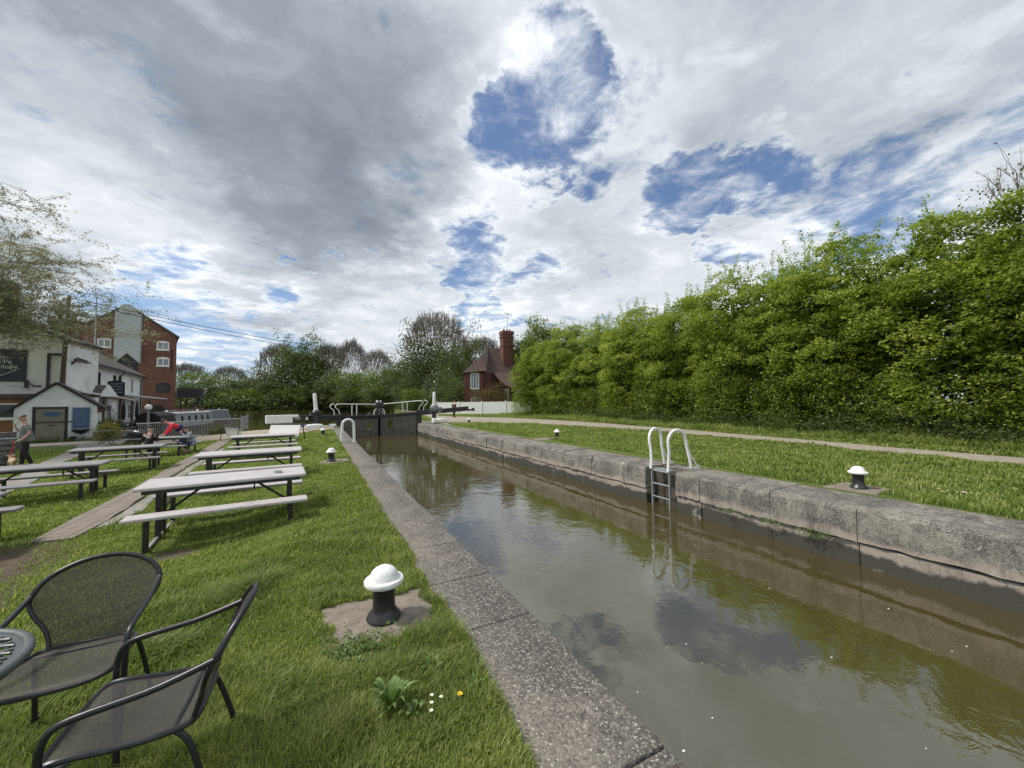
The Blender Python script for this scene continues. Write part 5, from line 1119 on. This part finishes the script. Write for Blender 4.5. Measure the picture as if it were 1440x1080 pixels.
# long hedge of hawthorn trees on the right
HG = 'leafy hedgerow trees along the towpath'
def hedge_crown(seed, rad, zc, nclump=250):
    rg = np.random.default_rng(seed); c = crown_pts(rg, nclump, rad, .16, .80); c = c[c[:,2]+zc > .4]; P = []; T = []
    for q in c:
        rr = rg.uniform(.38,.85); m = int(44*rr/.6); tb = np.clip(rg.normal(.52,.13), .2, .85)
        a = rg.uniform(0,6.283,m); e = rg.uniform(0,1,m)**.5; h = np.sqrt(np.maximum(0,1-e*e))*rg.choice([1,1,1,-.5],m)
        tilt = q/np.array(rad); x = np.cos(a)*e*rr; y = np.sin(a)*e*rr; z = h*rr*rg.uniform(.4,.75)-.25*(x*tilt[0]+y*tilt[1])
        P.append(np.stack([q[0]+x, q[1]+y, q[2]+z+zc], 1)); T.append(np.clip(tb+.16*h+rg.normal(0,.05,m),0,1))  # tint paints clump tops as lit and their undersides as shaded
    P = np.concatenate(P); T = np.concatenate(T); k = P[:,2] > .1; return rg, P[k], T[k]
PROT = []
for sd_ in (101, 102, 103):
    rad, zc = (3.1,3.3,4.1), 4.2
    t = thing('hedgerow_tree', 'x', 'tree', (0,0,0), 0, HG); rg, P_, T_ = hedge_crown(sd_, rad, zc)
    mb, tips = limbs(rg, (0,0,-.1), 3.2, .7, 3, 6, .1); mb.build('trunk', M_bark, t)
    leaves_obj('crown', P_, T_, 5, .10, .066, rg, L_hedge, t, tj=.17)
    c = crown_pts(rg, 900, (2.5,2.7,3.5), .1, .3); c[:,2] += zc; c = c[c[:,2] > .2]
    leaves_obj('shaded_inner_foliage', c, np.clip(rg.normal(.25,.12,len(c)),0,1), 6, .22, .15, rg, L_hedge, t)  # big leaves tinted dark for shade inside the crown; they hide the sky
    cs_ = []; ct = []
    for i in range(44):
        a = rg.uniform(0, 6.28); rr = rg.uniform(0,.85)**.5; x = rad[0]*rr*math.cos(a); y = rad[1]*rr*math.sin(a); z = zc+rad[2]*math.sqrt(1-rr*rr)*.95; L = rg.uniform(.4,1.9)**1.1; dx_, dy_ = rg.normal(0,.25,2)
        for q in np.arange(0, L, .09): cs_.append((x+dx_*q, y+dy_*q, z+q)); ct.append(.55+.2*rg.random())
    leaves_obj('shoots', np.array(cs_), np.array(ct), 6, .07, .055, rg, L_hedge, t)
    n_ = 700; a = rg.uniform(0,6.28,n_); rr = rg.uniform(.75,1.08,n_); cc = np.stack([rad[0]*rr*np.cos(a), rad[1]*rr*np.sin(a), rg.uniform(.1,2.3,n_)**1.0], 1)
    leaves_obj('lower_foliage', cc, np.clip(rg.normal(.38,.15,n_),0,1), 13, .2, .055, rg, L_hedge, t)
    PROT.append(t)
HS = [((21.2,-4.0),(3.6,3.6,5.3),5.5,'hedgerow tree at the far right, outermost and tallest of the towpath hedge'),
      ((21.0,1.0),(3.2,3.4,4.6),4.7,'tall hedgerow tree filling the right edge of the hedge'),
      ((21.8,5.4),(3.0,3.2,3.8),3.8,'hedgerow tree behind the bollard right of the ladder'),
      ((22.3,9.6),(3.0,3.2,4.1),4.2,'hedgerow tree with upright shoots, right of the ladder handrails'),
      ((22.8,14.0),(3.0,3.2,4.3),4.4,'hedgerow tree right behind the white ladder handrails'),
      ((23.2,18.6),(3.0,3.3,3.9),4.1,'hedgerow tree left of the ladder handrails'),
      ((23.6,23.4),(3.0,3.4,4.0),4.2,'hedgerow tree in the middle of the left half of the hedge'),
      ((24.2,28.6),(3.1,3.5,4.1),4.3,'hedgerow tree behind the far bank bollard left of the ladder'),
      ((23.4,33.0),(3.1,3.2,4.2),4.3,'hedgerow tree beside the end of the white fence'),
      ((21.9,37.2),(2.9,2.6,3.4),3.5,'leftmost hedgerow tree, reaching over the white fence towards the chimney')]
for i, (p, rd, zc, lab) in enumerate(HS):
    sc_ = (rd[0]/3.1, rd[1]/3.3, (rd[2]+zc)/8.3)
    if i < 3: o = PROT[i]; o.location = (p[0],p[1],.15); o.scale = sc_; o['label'] = lab
    else: copy_tree(PROT[i % 3], (p[0],p[1],.15), 1.9*i, lab, scale=sc_)
# trees added behind the hedge so that no daylight shows at its foot
for i, (x, y, s, lab) in enumerate(((27,3,1.1,'tall dark tree added behind the right end of the hedge to block light'),(27.5,13,.95,'dark tree added behind the middle of the hedge to block light'),(28,22,.95,'dark tree added behind the left middle of the hedge to block light'),(29.5,31,1.0,'dark tree added behind the left end of the hedge to block light'))):
    tree_thing('broadleaf_tree', lab, (x,y,.2), (4*s,5*s,3.9*s), 4.5*s, 300+i, L_tree, 900, 20, .45, .11, 3.5, .16, group='dark trees added behind the hedge to block light', lump=.25, shell=.4)
tree_thing('willow_tree', 'tall feathery tree rising above the hedge at the right edge', (25.2,1.8,.2), (3.4,4.2,4.6), 6.6, 322, L_sparse, 900, 12, .42, .06, 5, .16, twigs=260, lump=.3)
tree_thing('oak_tree', 'bright green rounded tree behind the house chimney', (33.5,56,.2), (4.0,4,5.6), 8.6, 330, L_brightree, 700, 40, .5, .16, 6, .3)
# far woodland ------------------------------------------------------------
protos = []
def far_tree(kind, seed):
    if kind == 'green': return tree_thing('broadleaf_tree', 'x', (0,0,0), (1,1,1.0), 1.0, seed, L_tree, 420, 26, .11, .034, .8, .035, lump=.34, shell=.35, tb=.5)
    if kind == 'bright': return tree_thing('broadleaf_tree', 'x', (0,0,0), (1,1,.95), 1.0, seed, L_brightree, 420, 26, .11, .034, .8, .035, lump=.32, shell=.35, tb=.55)
    return tree_thing('bare_topped_tree', 'x', (0,0,0), (.92,.92,1.0), 1.05, seed, L_sparse, 330, 12, .13, .022, .9, .04, lump=.3, shell=.2, twigs=520, tb=.45)
FT = {'green': [far_tree('green', 401), far_tree('green', 402)], 'bright': [far_tree('bright', 403)], 'bare': [far_tree('bare', 404), far_tree('bare', 405)]}
used = set(); DESC = {'green': 'dark green', 'bright': 'fresh green', 'bare': 'half bare twiggy'}; GRP = {'green':'dark green trees of the far bank','bright':'fresh green trees of the far bank','bare':'half bare trees of the far bank'}
def place_far(kind, px, cz, top, width, lab, k=0, base=.3, rz=0):
    """px/top: where the crown stands seen from the lock, turned into a world position and a true height"""
    dq = fx*541+rx*(px-720)-ux*(570-540); q = dq*(cz/541.); pos = Vector((q.x, q.y, base)); dt = fx*541+rx*(px-720)-ux*(top-540); h = 1.6+(dt*(cz/541.)).z-base
    src = FT[kind][k % len(FT[kind])]; rad = width*cz/541./2
    sc_ = (rad, rad, h/2.05)
    if src.name not in used: used.add(src.name); src.location = pos; src.rotation_euler.z = rz; src.scale = sc_; o = src; o['label'] = lab
    else: o = copy_tree(src, pos, rz, lab, scale=sc_)
    o['group'] = GRP[kind]; return o
rg = np.random.default_rng(9)
FARS = [('bare',262,135,514,60,'first half bare tree right of the mill balcony'),('bright',292,128,522,66,'rounded fresh green tree right of the mill, above the dark narrowboat'),('bare',322,138,518,54,'half bare tree behind the gap right of the rounded green tree'),
  ('green',338,132,532,60,'low dark green tree above the end of the railing'),('green',368,134,521,56,'dark green tree standing left of the tallest clump'),('bare',392,138,488,64,'half bare tree on the left shoulder of the tallest clump'),
  ('green',412,134,482,74,'tall dark green tree left of the white rack cover'),('green',440,132,478,70,'tallest dark green tree of the clump above the left rack cover'),('bare',462,136,488,60,'half bare tree on the right shoulder of the tallest clump'),
  ('bare',494,132,482,50,'spiky half bare tree between the clump and the handrails'),('green',478,122,520,60,'dark green tree low behind the left handrail'),('bright',512,118,520,64,'fresh green bushy tree behind the left gate handrail'),
  ('bare',530,120,496,54,'half bare tree right of the spiky one'),('bright',545,104,514,60,'fresh green bushy tree behind the gate paddle gear'),('green',566,100,505,60,'dark green tree left of the big bare topped tree'),
  ('bare',614,84,446,104,'big bare topped tree left of the brick house'),('green',600,80,468,84,'leafy dark green tree in front of the big bare topped tree'),('green',640,76,488,56,'dark green tree against the left wall of the brick house'),
  ('green',655,92,470,60,'dark green tree rising behind the roof edge of the brick house'),('green',575,74,528,50,'low dark green tree behind the right handrail'),('bright',585,66,545,44,'low fresh green bush behind the right end handrail'),('green',628,64,520,50,'dark shrubby tree behind the grey paddle gear'),
  ('green',390,128,535,60,'low dark tree at the water edge beneath the tallest clump'),('bright',425,126,540,56,'low fresh green tree at the water edge above the beam end'),('green',455,124,538,58,'low dark tree at the water edge behind the left rack cover'),('green',310,126,545,56,'low dark tree at the water edge above the narrowboats'),
  ('green',492,112,545,46,'low dark bush at the water edge behind the middle of the left handrail'),('green',530,100,545,46,'low dark bush at the water edge left of the gate paddle gear'),('bright',350,124,545,60,'low fresh green tree at the water edge above the railing end'),
  ('green',640,58,535,34,'dark bush at the left corner of the brick house'),('bare',680,98,478,70,'half bare tree behind the brick house roof'),('green',248,120,530,40,'dark tree beside the mill balcony')]
for i, (kd, px, cz, top, wd, lab) in enumerate(FARS): place_far(kd, px, cz, top, wd, lab, i, rz=i*1.3)
# undergrowth masses
def undergrowth(name, path, h, depth, n, size, mat, lab, seed, base=0., tb=.4, per=10):
    r = np.random.default_rng(seed); P_ = resamp(path, 200); i = r.integers(0, 200, n); c = np.zeros((n,3)); c[:,:2] = P_[i]+r.normal(0, depth, (n,2)); c[:,2] = base+h*r.uniform(0,1,n)**1.2*(.6+.4*np.sin(i*.37)*np.sin(i*.11))
    o = leaves_obj(name, c, np.clip(r.normal(tb,.15,n),0,1), per, size*3, size, r, mat); o['kind'] = 'stuff'; tag(o, lab, 'undergrowth', None, 'stuff'); return o
undergrowth('undergrowth', [(-60,150),(-30,142),(0,141),(18,141)], 5.5, 1.6, 1500, .42, L_tree, 'dark undergrowth along the far water edge', 1, -.3)
undergrowth('undergrowth', [(19,128),(20,110),(19,95),(18.5,80),(18.5,66),(18,58)], 3.4, .9, 1800, .2, L_tree, 'dark undergrowth along the right bank beyond the gate', 2, 0)
undergrowth('undergrowth', [(18.9,-8),(19,2),(19.2,8),(19.8,16),(20.4,24),(21.6,31),(22.8,36)], .75, .35, 2600, .05, L_ivy, 'nettles and ivy at the foot of the hedge', 3, .1, .5, 14)
undergrowth('reeds', [(-6.3,31.2),(-5.3,32.3)], .7, .25, 160, .06, L_tree, 'clump of green weeds by the railing at the basin', 4, -.4, .55)
tree_thing('garden_shrub', 'bronze leaved garden shrub behind the white fence before the house', (22.4,50.5,0), (3.0,1.6,1.9), 1.9, 501, L_red, 420, 20, .3, .075, 1.2, .05, cat='shrub')
tree_thing('garden_shrub', 'small bronze shrub right of the lower house window', (28.8,50.9,0), (1.3,1.0,1.8), 1.8, 502, L_red, 200, 20, .25, .07, 1.0, .05, cat='shrub')
tree_thing('yellow_shrub', 'yellow green shrub at the right corner of the white shed', (-10.95,31.0,-.45), (.55,.5,.62), .62, 503, L_yshrub, 160, 20, .12, .035, .4, .02, cat='shrub')
tree_thing('ivy_bush', 'dark ivy bush behind the wooden planter under the canopy', (-11.8,33.4,-.45), (.8,.6,.7), .6, 504, L_ivy, 160, 20, .15, .05, .4, .02, cat='shrub')
undergrowth('shed_weeds', [(-14.6,31.2),(-13.4,31.9),(-12.1,32.8),(-11.6,32.2)], .4, .16, 260, .035, L_brightree, 'weeds growing along the foot of the white shed', 6, -.45, .5, 10)
# blossom tree at the left edge: many fine limbs, sparse small leaves
def blossom_tree():
    t = thing('blossom_tree', 'sparse blossoming tree reaching in from the left edge above the pub', 'tree', (-18.0,28.4,.9))
    r = np.random.default_rng(61); mb = MB(); tips = []
    def grow(p, d, L, rad, lv):
        pts = [p]; rs = [rad]; k = 4
        for i in range(k):
            d = (d+Vector(r.normal(0,.16,3))+Vector((0,0,.02 if lv > 2 else -.05))).normalized(); p = p+d*L/k; pts.append(p); rs.append(rad*(1-.36*(i+1)/k))
        mb.tube([tuple(q) for q in pts], rs, 6 if lv > 2 else 3)
        if lv <= 1: tips.extend(pts[1:])
        if lv == 0: return
        for i in range(5 if lv == 4 else 4):
            q = pts[int(r.integers(1,5))] if lv < 4 else pts[int(r.integers(2,5))]; a = r.uniform(0,6.28)
            dd = (d*.7+Vector((math.cos(a),math.sin(a),r.uniform(-.25,.5)))*.85).normalized(); grow(q, dd, L*r.uniform(.55,.78), rs[-1]*.72, lv-1)
    grow(Vector((0,0,0)), Vector((.05,0,1)), 5.4, .18, 4)
    for b0, d0, L0 in (((.05,0,3.6),(.9,.2,.65),5.0),((.05,0,4.0),(.75,-.5,.8),4.8),((0,0,4.4),(.95,.1,.30),4.6),((0,0,4.6),(.6,.3,1.0),4.8),((0,0,4.8),(.3,-.2,1.1),4.8),((0,0,3.9),(.8,.6,.45),4.6),((0,0,4.6),(1.0,-.2,.1),4.0),((0,0,5.0),(.1,.3,1.0),4.6),((0,0,4.2),(.5,-.8,.6),4.4)): grow(Vector(b0), Vector(d0).normalized()+Vector((0,0,.12)), L0*.92, .06, 4)
    mb.build('trunk', M_twig, t, fixn=False); tp_ = np.array([tuple(q) for q in tips])
    leaves_obj('crown', tp_, np.clip(r.normal(.45,.25,len(tp_)),0,1), 8, .06, .042, r, L_cherry, t)
    return t
blossom_tree()
# ivy tufts in the lock wall joints
for k, (y, n_, lab) in enumerate(((3.35,26,'tuft of ivy in the far lock wall joint below the right bollard'),(4.0,14,'smaller ivy tuft in the far lock wall joint, left of the first'),(4.75,9,'smallest leftmost ivy sprig in the far lock wall joint'))):
    r = np.random.default_rng(70+k); c = np.stack([7.0+r.normal(0,.03,n_), y+r.normal(0,.14,n_), -.53+r.normal(0,.035,n_)], 1)
    tag(leaves_obj('ivy_tuft', c, r.uniform(.3,.9,n_), 8, .03, .017, r, L_weed), lab, 'ivy', None, 'stuff')

# ---------------------------------------------------------------- near plants
def leaf_blade(mb, base, az, L, wd, rise, tilt):
    b = Vector(base); d = Vector((math.cos(az), math.sin(az), 0)); s = Vector((-d.y, d.x, 0)); vs = []; n = 6
    for i in range(n+1):
        t = i/n; p = b+d*L*t*tilt+Vector((0,0,rise*math.sin(t*1.9))); ww = wd*math.sin(math.pi*min(1,t*.92+.06))**.8
        vs += [p-s*ww+Vector((0,0,ww*.35)), p, p+s*ww+Vector((0,0,ww*.35))]
    fs = [(i*3+j, i*3+j+1, (i+1)*3+j+1, (i+1)*3+j) for i in range(n) for j in (0,1)]; mb.add(vs, fs)
def weed(name, c, n, L, wd, lab, seed):
    r = np.random.default_rng(seed); mb = MB()
    for i in range(n): leaf_blade(mb, (c[0]+r.normal(0,.01), c[1]+r.normal(0,.01), c[2]), i*2.4+r.normal(0,.2), L*r.uniform(.6,1.1), wd*r.uniform(.7,1.2), L*r.uniform(.35,.9), r.uniform(.5,.9))
    o = mb.build(name, L_weed, fixn=False, smooth=True); a = o.data.attributes.new('tint','FLOAT','POINT'); a.data.foreach_set('value', np.repeat(np.clip(r.normal(.5,.2,n),0,1), 21)); return tag(o, lab, 'plant', 'broad leaved weeds in the lawn')
weed('broad_leaf_weed', (.36,2.15,.0), 22, .16, .016, 'biggest broad leaved weed in the lawn, left of the daisies', 1)
weed('broad_leaf_weed', (.45,2.06,.0), 9, .08, .014, 'small rounded weed beside the daisies', 2)
weed('broad_leaf_weed', (.62,2.33,.0), 7, .09, .013, 'small weed between the daisies and the nearest bollard', 3)
weed('broad_leaf_weed', (.80,2.08,.0), 7, .07, .012, 'small weed near the edge of the coping right of the dandelion', 4)
def flower(x, y, z, col, rad, lab, n=14):
    t = thing('daisy' if col is M_petal else 'dandelion', lab, 'flower', (x,y,z), 0, 'daisies in the near lawn' if col is M_petal else None)
    MB().tube([(0,0,-.06),(0,0,0)], .0015, 4).build('stem', M_tubeg, t)
    mb = MB()
    for k in range(n): a = k*6.283/n; mb.prism([(0,0,0),(rad*math.cos(a-.2),rad*math.sin(a-.2),.003),(rad*1.08*math.cos(a),rad*1.08*math.sin(a),.002),(rad*math.cos(a+.2),rad*math.sin(a+.2),.003)], (0,0,.001))
    mb.build('petals', col, t, fixn=False); MB().lathe([(.003,0),(rad*.35,.003),(rad*.2,.006)], n=8).build('centre', M_yellow, t)
M_tubeg = paint('flower_stalk', (.08,.14,.03), .6, .1, 9, None, 0, 0)
for x, y, l in ((.545,2.04,'daisy nearest the broad leaved weed, in a close group'),(.56,2.09,'upper daisy of the close group by the weed'),(.53,1.99,'lowest daisy of the close group by the weed'),(.60,2.055,'single daisy between the group and the dandelion')): flower(x, y, .046, M_petal, .009, l)
flower(.695,2.03,.045, M_yellow, .014, 'yellow dandelion in the near lawn', 20)
r = np.random.default_rng(77)
def clover(n, x0, x1, y0, y1, seed):
    r = np.random.default_rng(seed); cx = r.uniform(x0,x1,5); cy = r.uniform(y0,y1,5); k = r.integers(0,5,n); x = cx[k]+r.normal(0,.10,n); y = cy[k]+r.normal(0,.08,n); ok = (x < .8)
    c = np.stack([x, y, gz(x,y)+.035+r.uniform(0,.02,n)], 1)[ok]; o = leaves_obj('clover', c, np.clip(r.normal(.35,.15,len(c)),0,1), 3, .008, .010, r, L_weed, flat=3., aspect=.9); tag(o, 'low clover leaves mixed into the near turf', 'clover', None, 'stuff')
clover(500, -1.6, .7, 1.5, 4.6, 5)
r = np.random.default_rng(80)
for k in range(9): flower(8.85+r.uniform(0,.35), 2.35+r.uniform(-.25,.3), .09, M_petal, .02, 'daisy in the patch on the far bank right of the bollard', 8)
# moss and crumbled stone on the nearest coping corner
c = np.stack([r.uniform(1.12,1.42,70), r.uniform(1.02,1.22,70), np.full(70,.004)], 1); c[:,1] += (c[:,0]-1.3)*.4
ms = leaves_obj('moss', c, r.uniform(.1,.8,70), 22, .009, .005, r, L_red); tag(ms, 'reddish brown moss on the nearest coping stone', 'moss', None, 'stuff')

# ---------------------------------------------------------------- grass
def inpoly_band(x, y, L, Rr):
    L = np.array(L); Rr = np.array(Rr); xl = np.interp(y, L[:,1], L[:,0]); xr = np.interp(y, Rr[:,1], Rr[:,0]); return (x > xl) & (x < xr) & (y > L[0,1]) & (y < L[-1,1])
def grass(name, x, y, zf, h, wd, rg, lab, lean=.5):
    n = len(x); z = zf(x, y)-.004; a = rg.uniform(0, 6.283, n); d = np.stack([np.cos(a), np.sin(a)], 1); s = np.stack([-d[:,1], d[:,0]], 1)
    # patchy height and tone
    pat = .5+.5*np.sin(x*2.1+1.3*np.sin(y*1.7))*np.sin(y*2.6+1.1*np.sin(x*2.9)); tone = .5+.3*(np.sin(x*.9+y*.6)*np.sin(y*1.1-x*.5))
    h = h*rg.uniform(.4,1.35,n)*(.55+.75*pat)*(1+.35*np.sin(x*7+2*np.sin(y*5))*np.sin(y*8.3)); ln = rg.uniform(.15,1.,n)*lean*2*h; wd = wd*rg.uniform(.7,1.3,n)
    b = np.stack([x, y, z], 1); m = b.copy(); m[:,:2] += d*(ln*.35)[:,None]; m[:,2] += h*.62; t = b.copy(); t[:,:2] += d*ln[:,None]; t[:,2] += h*np.clip(1-lean*.25*rg.random(n), .5, 1)
    S = np.zeros((n,3)); S[:,:2] = s*wd[:,None]
    v = np.stack([b-S, b+S, m+S*.8, m-S*.8, t], 1).reshape(-1,3); i = np.arange(n)*5
    f = np.stack([i,i+1,i+2,i+3,i+3,i+2,i+4], 1).ravel(); lt = np.tile([4,3], n)
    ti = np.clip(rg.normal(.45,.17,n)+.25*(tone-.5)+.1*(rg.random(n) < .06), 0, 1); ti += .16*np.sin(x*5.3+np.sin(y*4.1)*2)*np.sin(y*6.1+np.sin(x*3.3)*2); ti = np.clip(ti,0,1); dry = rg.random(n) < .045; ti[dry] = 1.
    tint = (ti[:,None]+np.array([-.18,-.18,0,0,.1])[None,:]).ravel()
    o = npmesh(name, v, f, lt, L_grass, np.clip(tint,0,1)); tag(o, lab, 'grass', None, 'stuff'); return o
rg = np.random.default_rng(21)
def left_ok(x, y):
    ok = x < .885+.02*np.sin(y*3.1)+.012*np.sin(y*11)+.03*rg.random(len(x))
    for x0, y0, x1, y1 in ((.06,2.72,.82,3.42),(.1,11.5,.86,12.3)): ok &= ~((x > x0+.03+.045*np.sin(y*9)+.02*np.sin(y*31)) & (x < x1-.03+.03*np.sin(y*17)) & (y > y0+.05+.05*np.sin(x*11)+.015*np.sin(x*47)) & (y < y1-.03+.03*np.sin(x*8)+.015*np.sin(x*37)))
    ok &= ~inpoly_band(x, y, [(-3.44,7.8),(-3.50,9.03),(-3.58,10.9),(-3.73,12.9),(-3.93,15.7),(-4.18,20),(-4.58,25)], [(-3.0,7.6),(-2.74,8.4),(-2.72,9.0),(-2.82,10.4),(-3.02,12.5),(-3.2,15),(-3.4,20),(-3.9,25)])
    ok &= ~inpoly_band(x, y, [(-6.6,11.5),(-7.0,14),(-8.9,20.3),(-10.6,27)], [(-6.0,11.5),(-6.4,14),(-8.2,20),(-9.6,26.5)])
    ok &= rg.random(len(x)) > mudf(x, y)*1.35-.12
    return ok
def scatter(n, dfun, x0, x1, y0, y1):
    x = rg.uniform(x0, x1, n); y = rg.uniform(y0, y1, n); k = rg.random(n) < dfun(x, y); return x[k], y[k]
x, y = scatter(520000, lambda x, y: np.clip((2.2/np.maximum(np.hypot(x,y),1.1))**1.5, 0, 1), -2.6, .93, .9, 5.2); k = left_ok(x, y); x, y = x[k], y[k]
k = (y > .55*x) ; dist = np.hypot(x, y)
grass('grass', x, y, gz, .056+.0*dist, .0021*np.clip(dist/2.2,1,2), rg, 'short green grass of the near lawn')
x, y = scatter(330000, lambda x, y: np.clip((6.5/np.hypot(x,y))**1.6, 0, 1), -9, .93, 5.2, 17); k = left_ok(x, y) & (x > -.62*y-1.2); x, y = x[k], y[k]; dist = np.hypot(x, y)
grass('grass', x, y, gz, .05, .0065*np.clip(dist/8,.8,2.2), rg, 'green grass round the picnic tables')
x, y = scatter(110000, lambda x, y: np.clip((16/np.hypot(x,y))**1.5, 0, 1), -15, .93, 17, 28); k = left_ok(x, y) & (y < 25.7+.0*x) & ((x > -9) | (y < 31)); x, y = x[k], y[k]
grass('grass', x, y, gz, .06, .017, rg, 'grass in the far part of the pub lawn')
x, y = scatter(30000, lambda x, y: np.clip(x*0+1, 0, 1), -.25, .9, 2.35, 2.85); k = left_ok(x, y)
grass('grass', x[k][:9000], y[k][:9000], gz, .075, .0023, rg, 'taller grass in front of the nearest bollard slab', .6)
for cx, cy, hh in ((-.62,4.05,.13),(-.50,4.2,.12),(-.75,4.3,.11),(-.95,3.6,.10)):
    x = rg.normal(cx, .10, 1100); y = rg.normal(cy, .09, 1100); grass('grass_tuft', x, y, gz, hh, .003, rg, 'long dark grass tuft in the lawn between chair and picnic table', .9)
def right_ok(x, y):
    e0 = np.interp(y, [-6,1.5,3,6,10,17,25.5], [8.05,8.1,8.22,8.28,8.55,8.6,8.6])+.05*np.sin(y*2.3)+.03*np.sin(y*7)
    ok = x > e0
    near = np.interp(y, [-12,2,4.2,8.1,15,20,24.5,27.3,29], [14.4,14.35,14.5,15.0,15.2,14.7,13.0,10.6,8.3]); farx = np.interp(y, [-12,2,5,9,15,22,28,34,44], [15.9,15.9,16.1,16.6,17.4,17.8,17.6,16.6,12.5])
    jit = .18*np.sin(y*1.9)+.1*np.sin(y*5.3); ok &= (x < near+jit*.5) | (x > farx+jit*.6)
    ok &= ~((x > 8.1) & (x < 8.85) & (y > 3.02) & (y < 3.68)); ok &= ~((x < 9.55) & (y > 13.65) & (y < 14.35)); ok &= (y < 27.5+.0*x) | (x > farx+.2)
    return ok
x, y = scatter(420000, lambda x, y: np.clip((11/np.hypot(x,y))**1.7, 0, 1), 8.0, 21.5, -3, 22); k = right_ok(x, y); x, y = x[k], y[k]; dist = np.hypot(x, y)
grass('grass', x, y, gzr, .085, .0075*np.clip(dist/9,.9,2.4), rg, 'lush green grass strip along the far lock side and towpath')
x, y = scatter(150000, lambda x, y: np.clip((22/np.hypot(x,y))**1.5, 0, 1), 8.2, 26, 22, 46); k = right_ok(x, y); x, y = x[k], y[k]
grass('grass', x, y, gzr, .11, .022, rg, 'distant grass beside the towpath near the house')
x, y = scatter(60000, lambda x, y: np.clip(x*0+1, 0, 1), 17.6, 21.5, -3, 30); k = right_ok(x, y); x, y = x[k], y[k]
grass('grass', x, y, gzr, .26, .010, rg, 'tall verge grass between the towpath and the hedge', .7)
# remaining strands drifting on the water, tiny
r = np.random.default_rng(90)
fl_ = MB()
for k in range(70):
    x_, y_ = r.uniform(1.7,6.8), r.uniform(1.2,16); s_ = r.uniform(.006,.016); a = r.uniform(0,6.28)
    fl_.add([(x_+s_*math.cos(a+q), y_+s_*.6*math.sin(a+q), -.858) for q in (0,1.6,3.1,4.7)], [(0,1,2,3)])
tag(fl_.build('floating_petals', M_petal, fixn=False), 'scattered pale petals and scum floating on the lock water', 'petals', None, 'stuff')
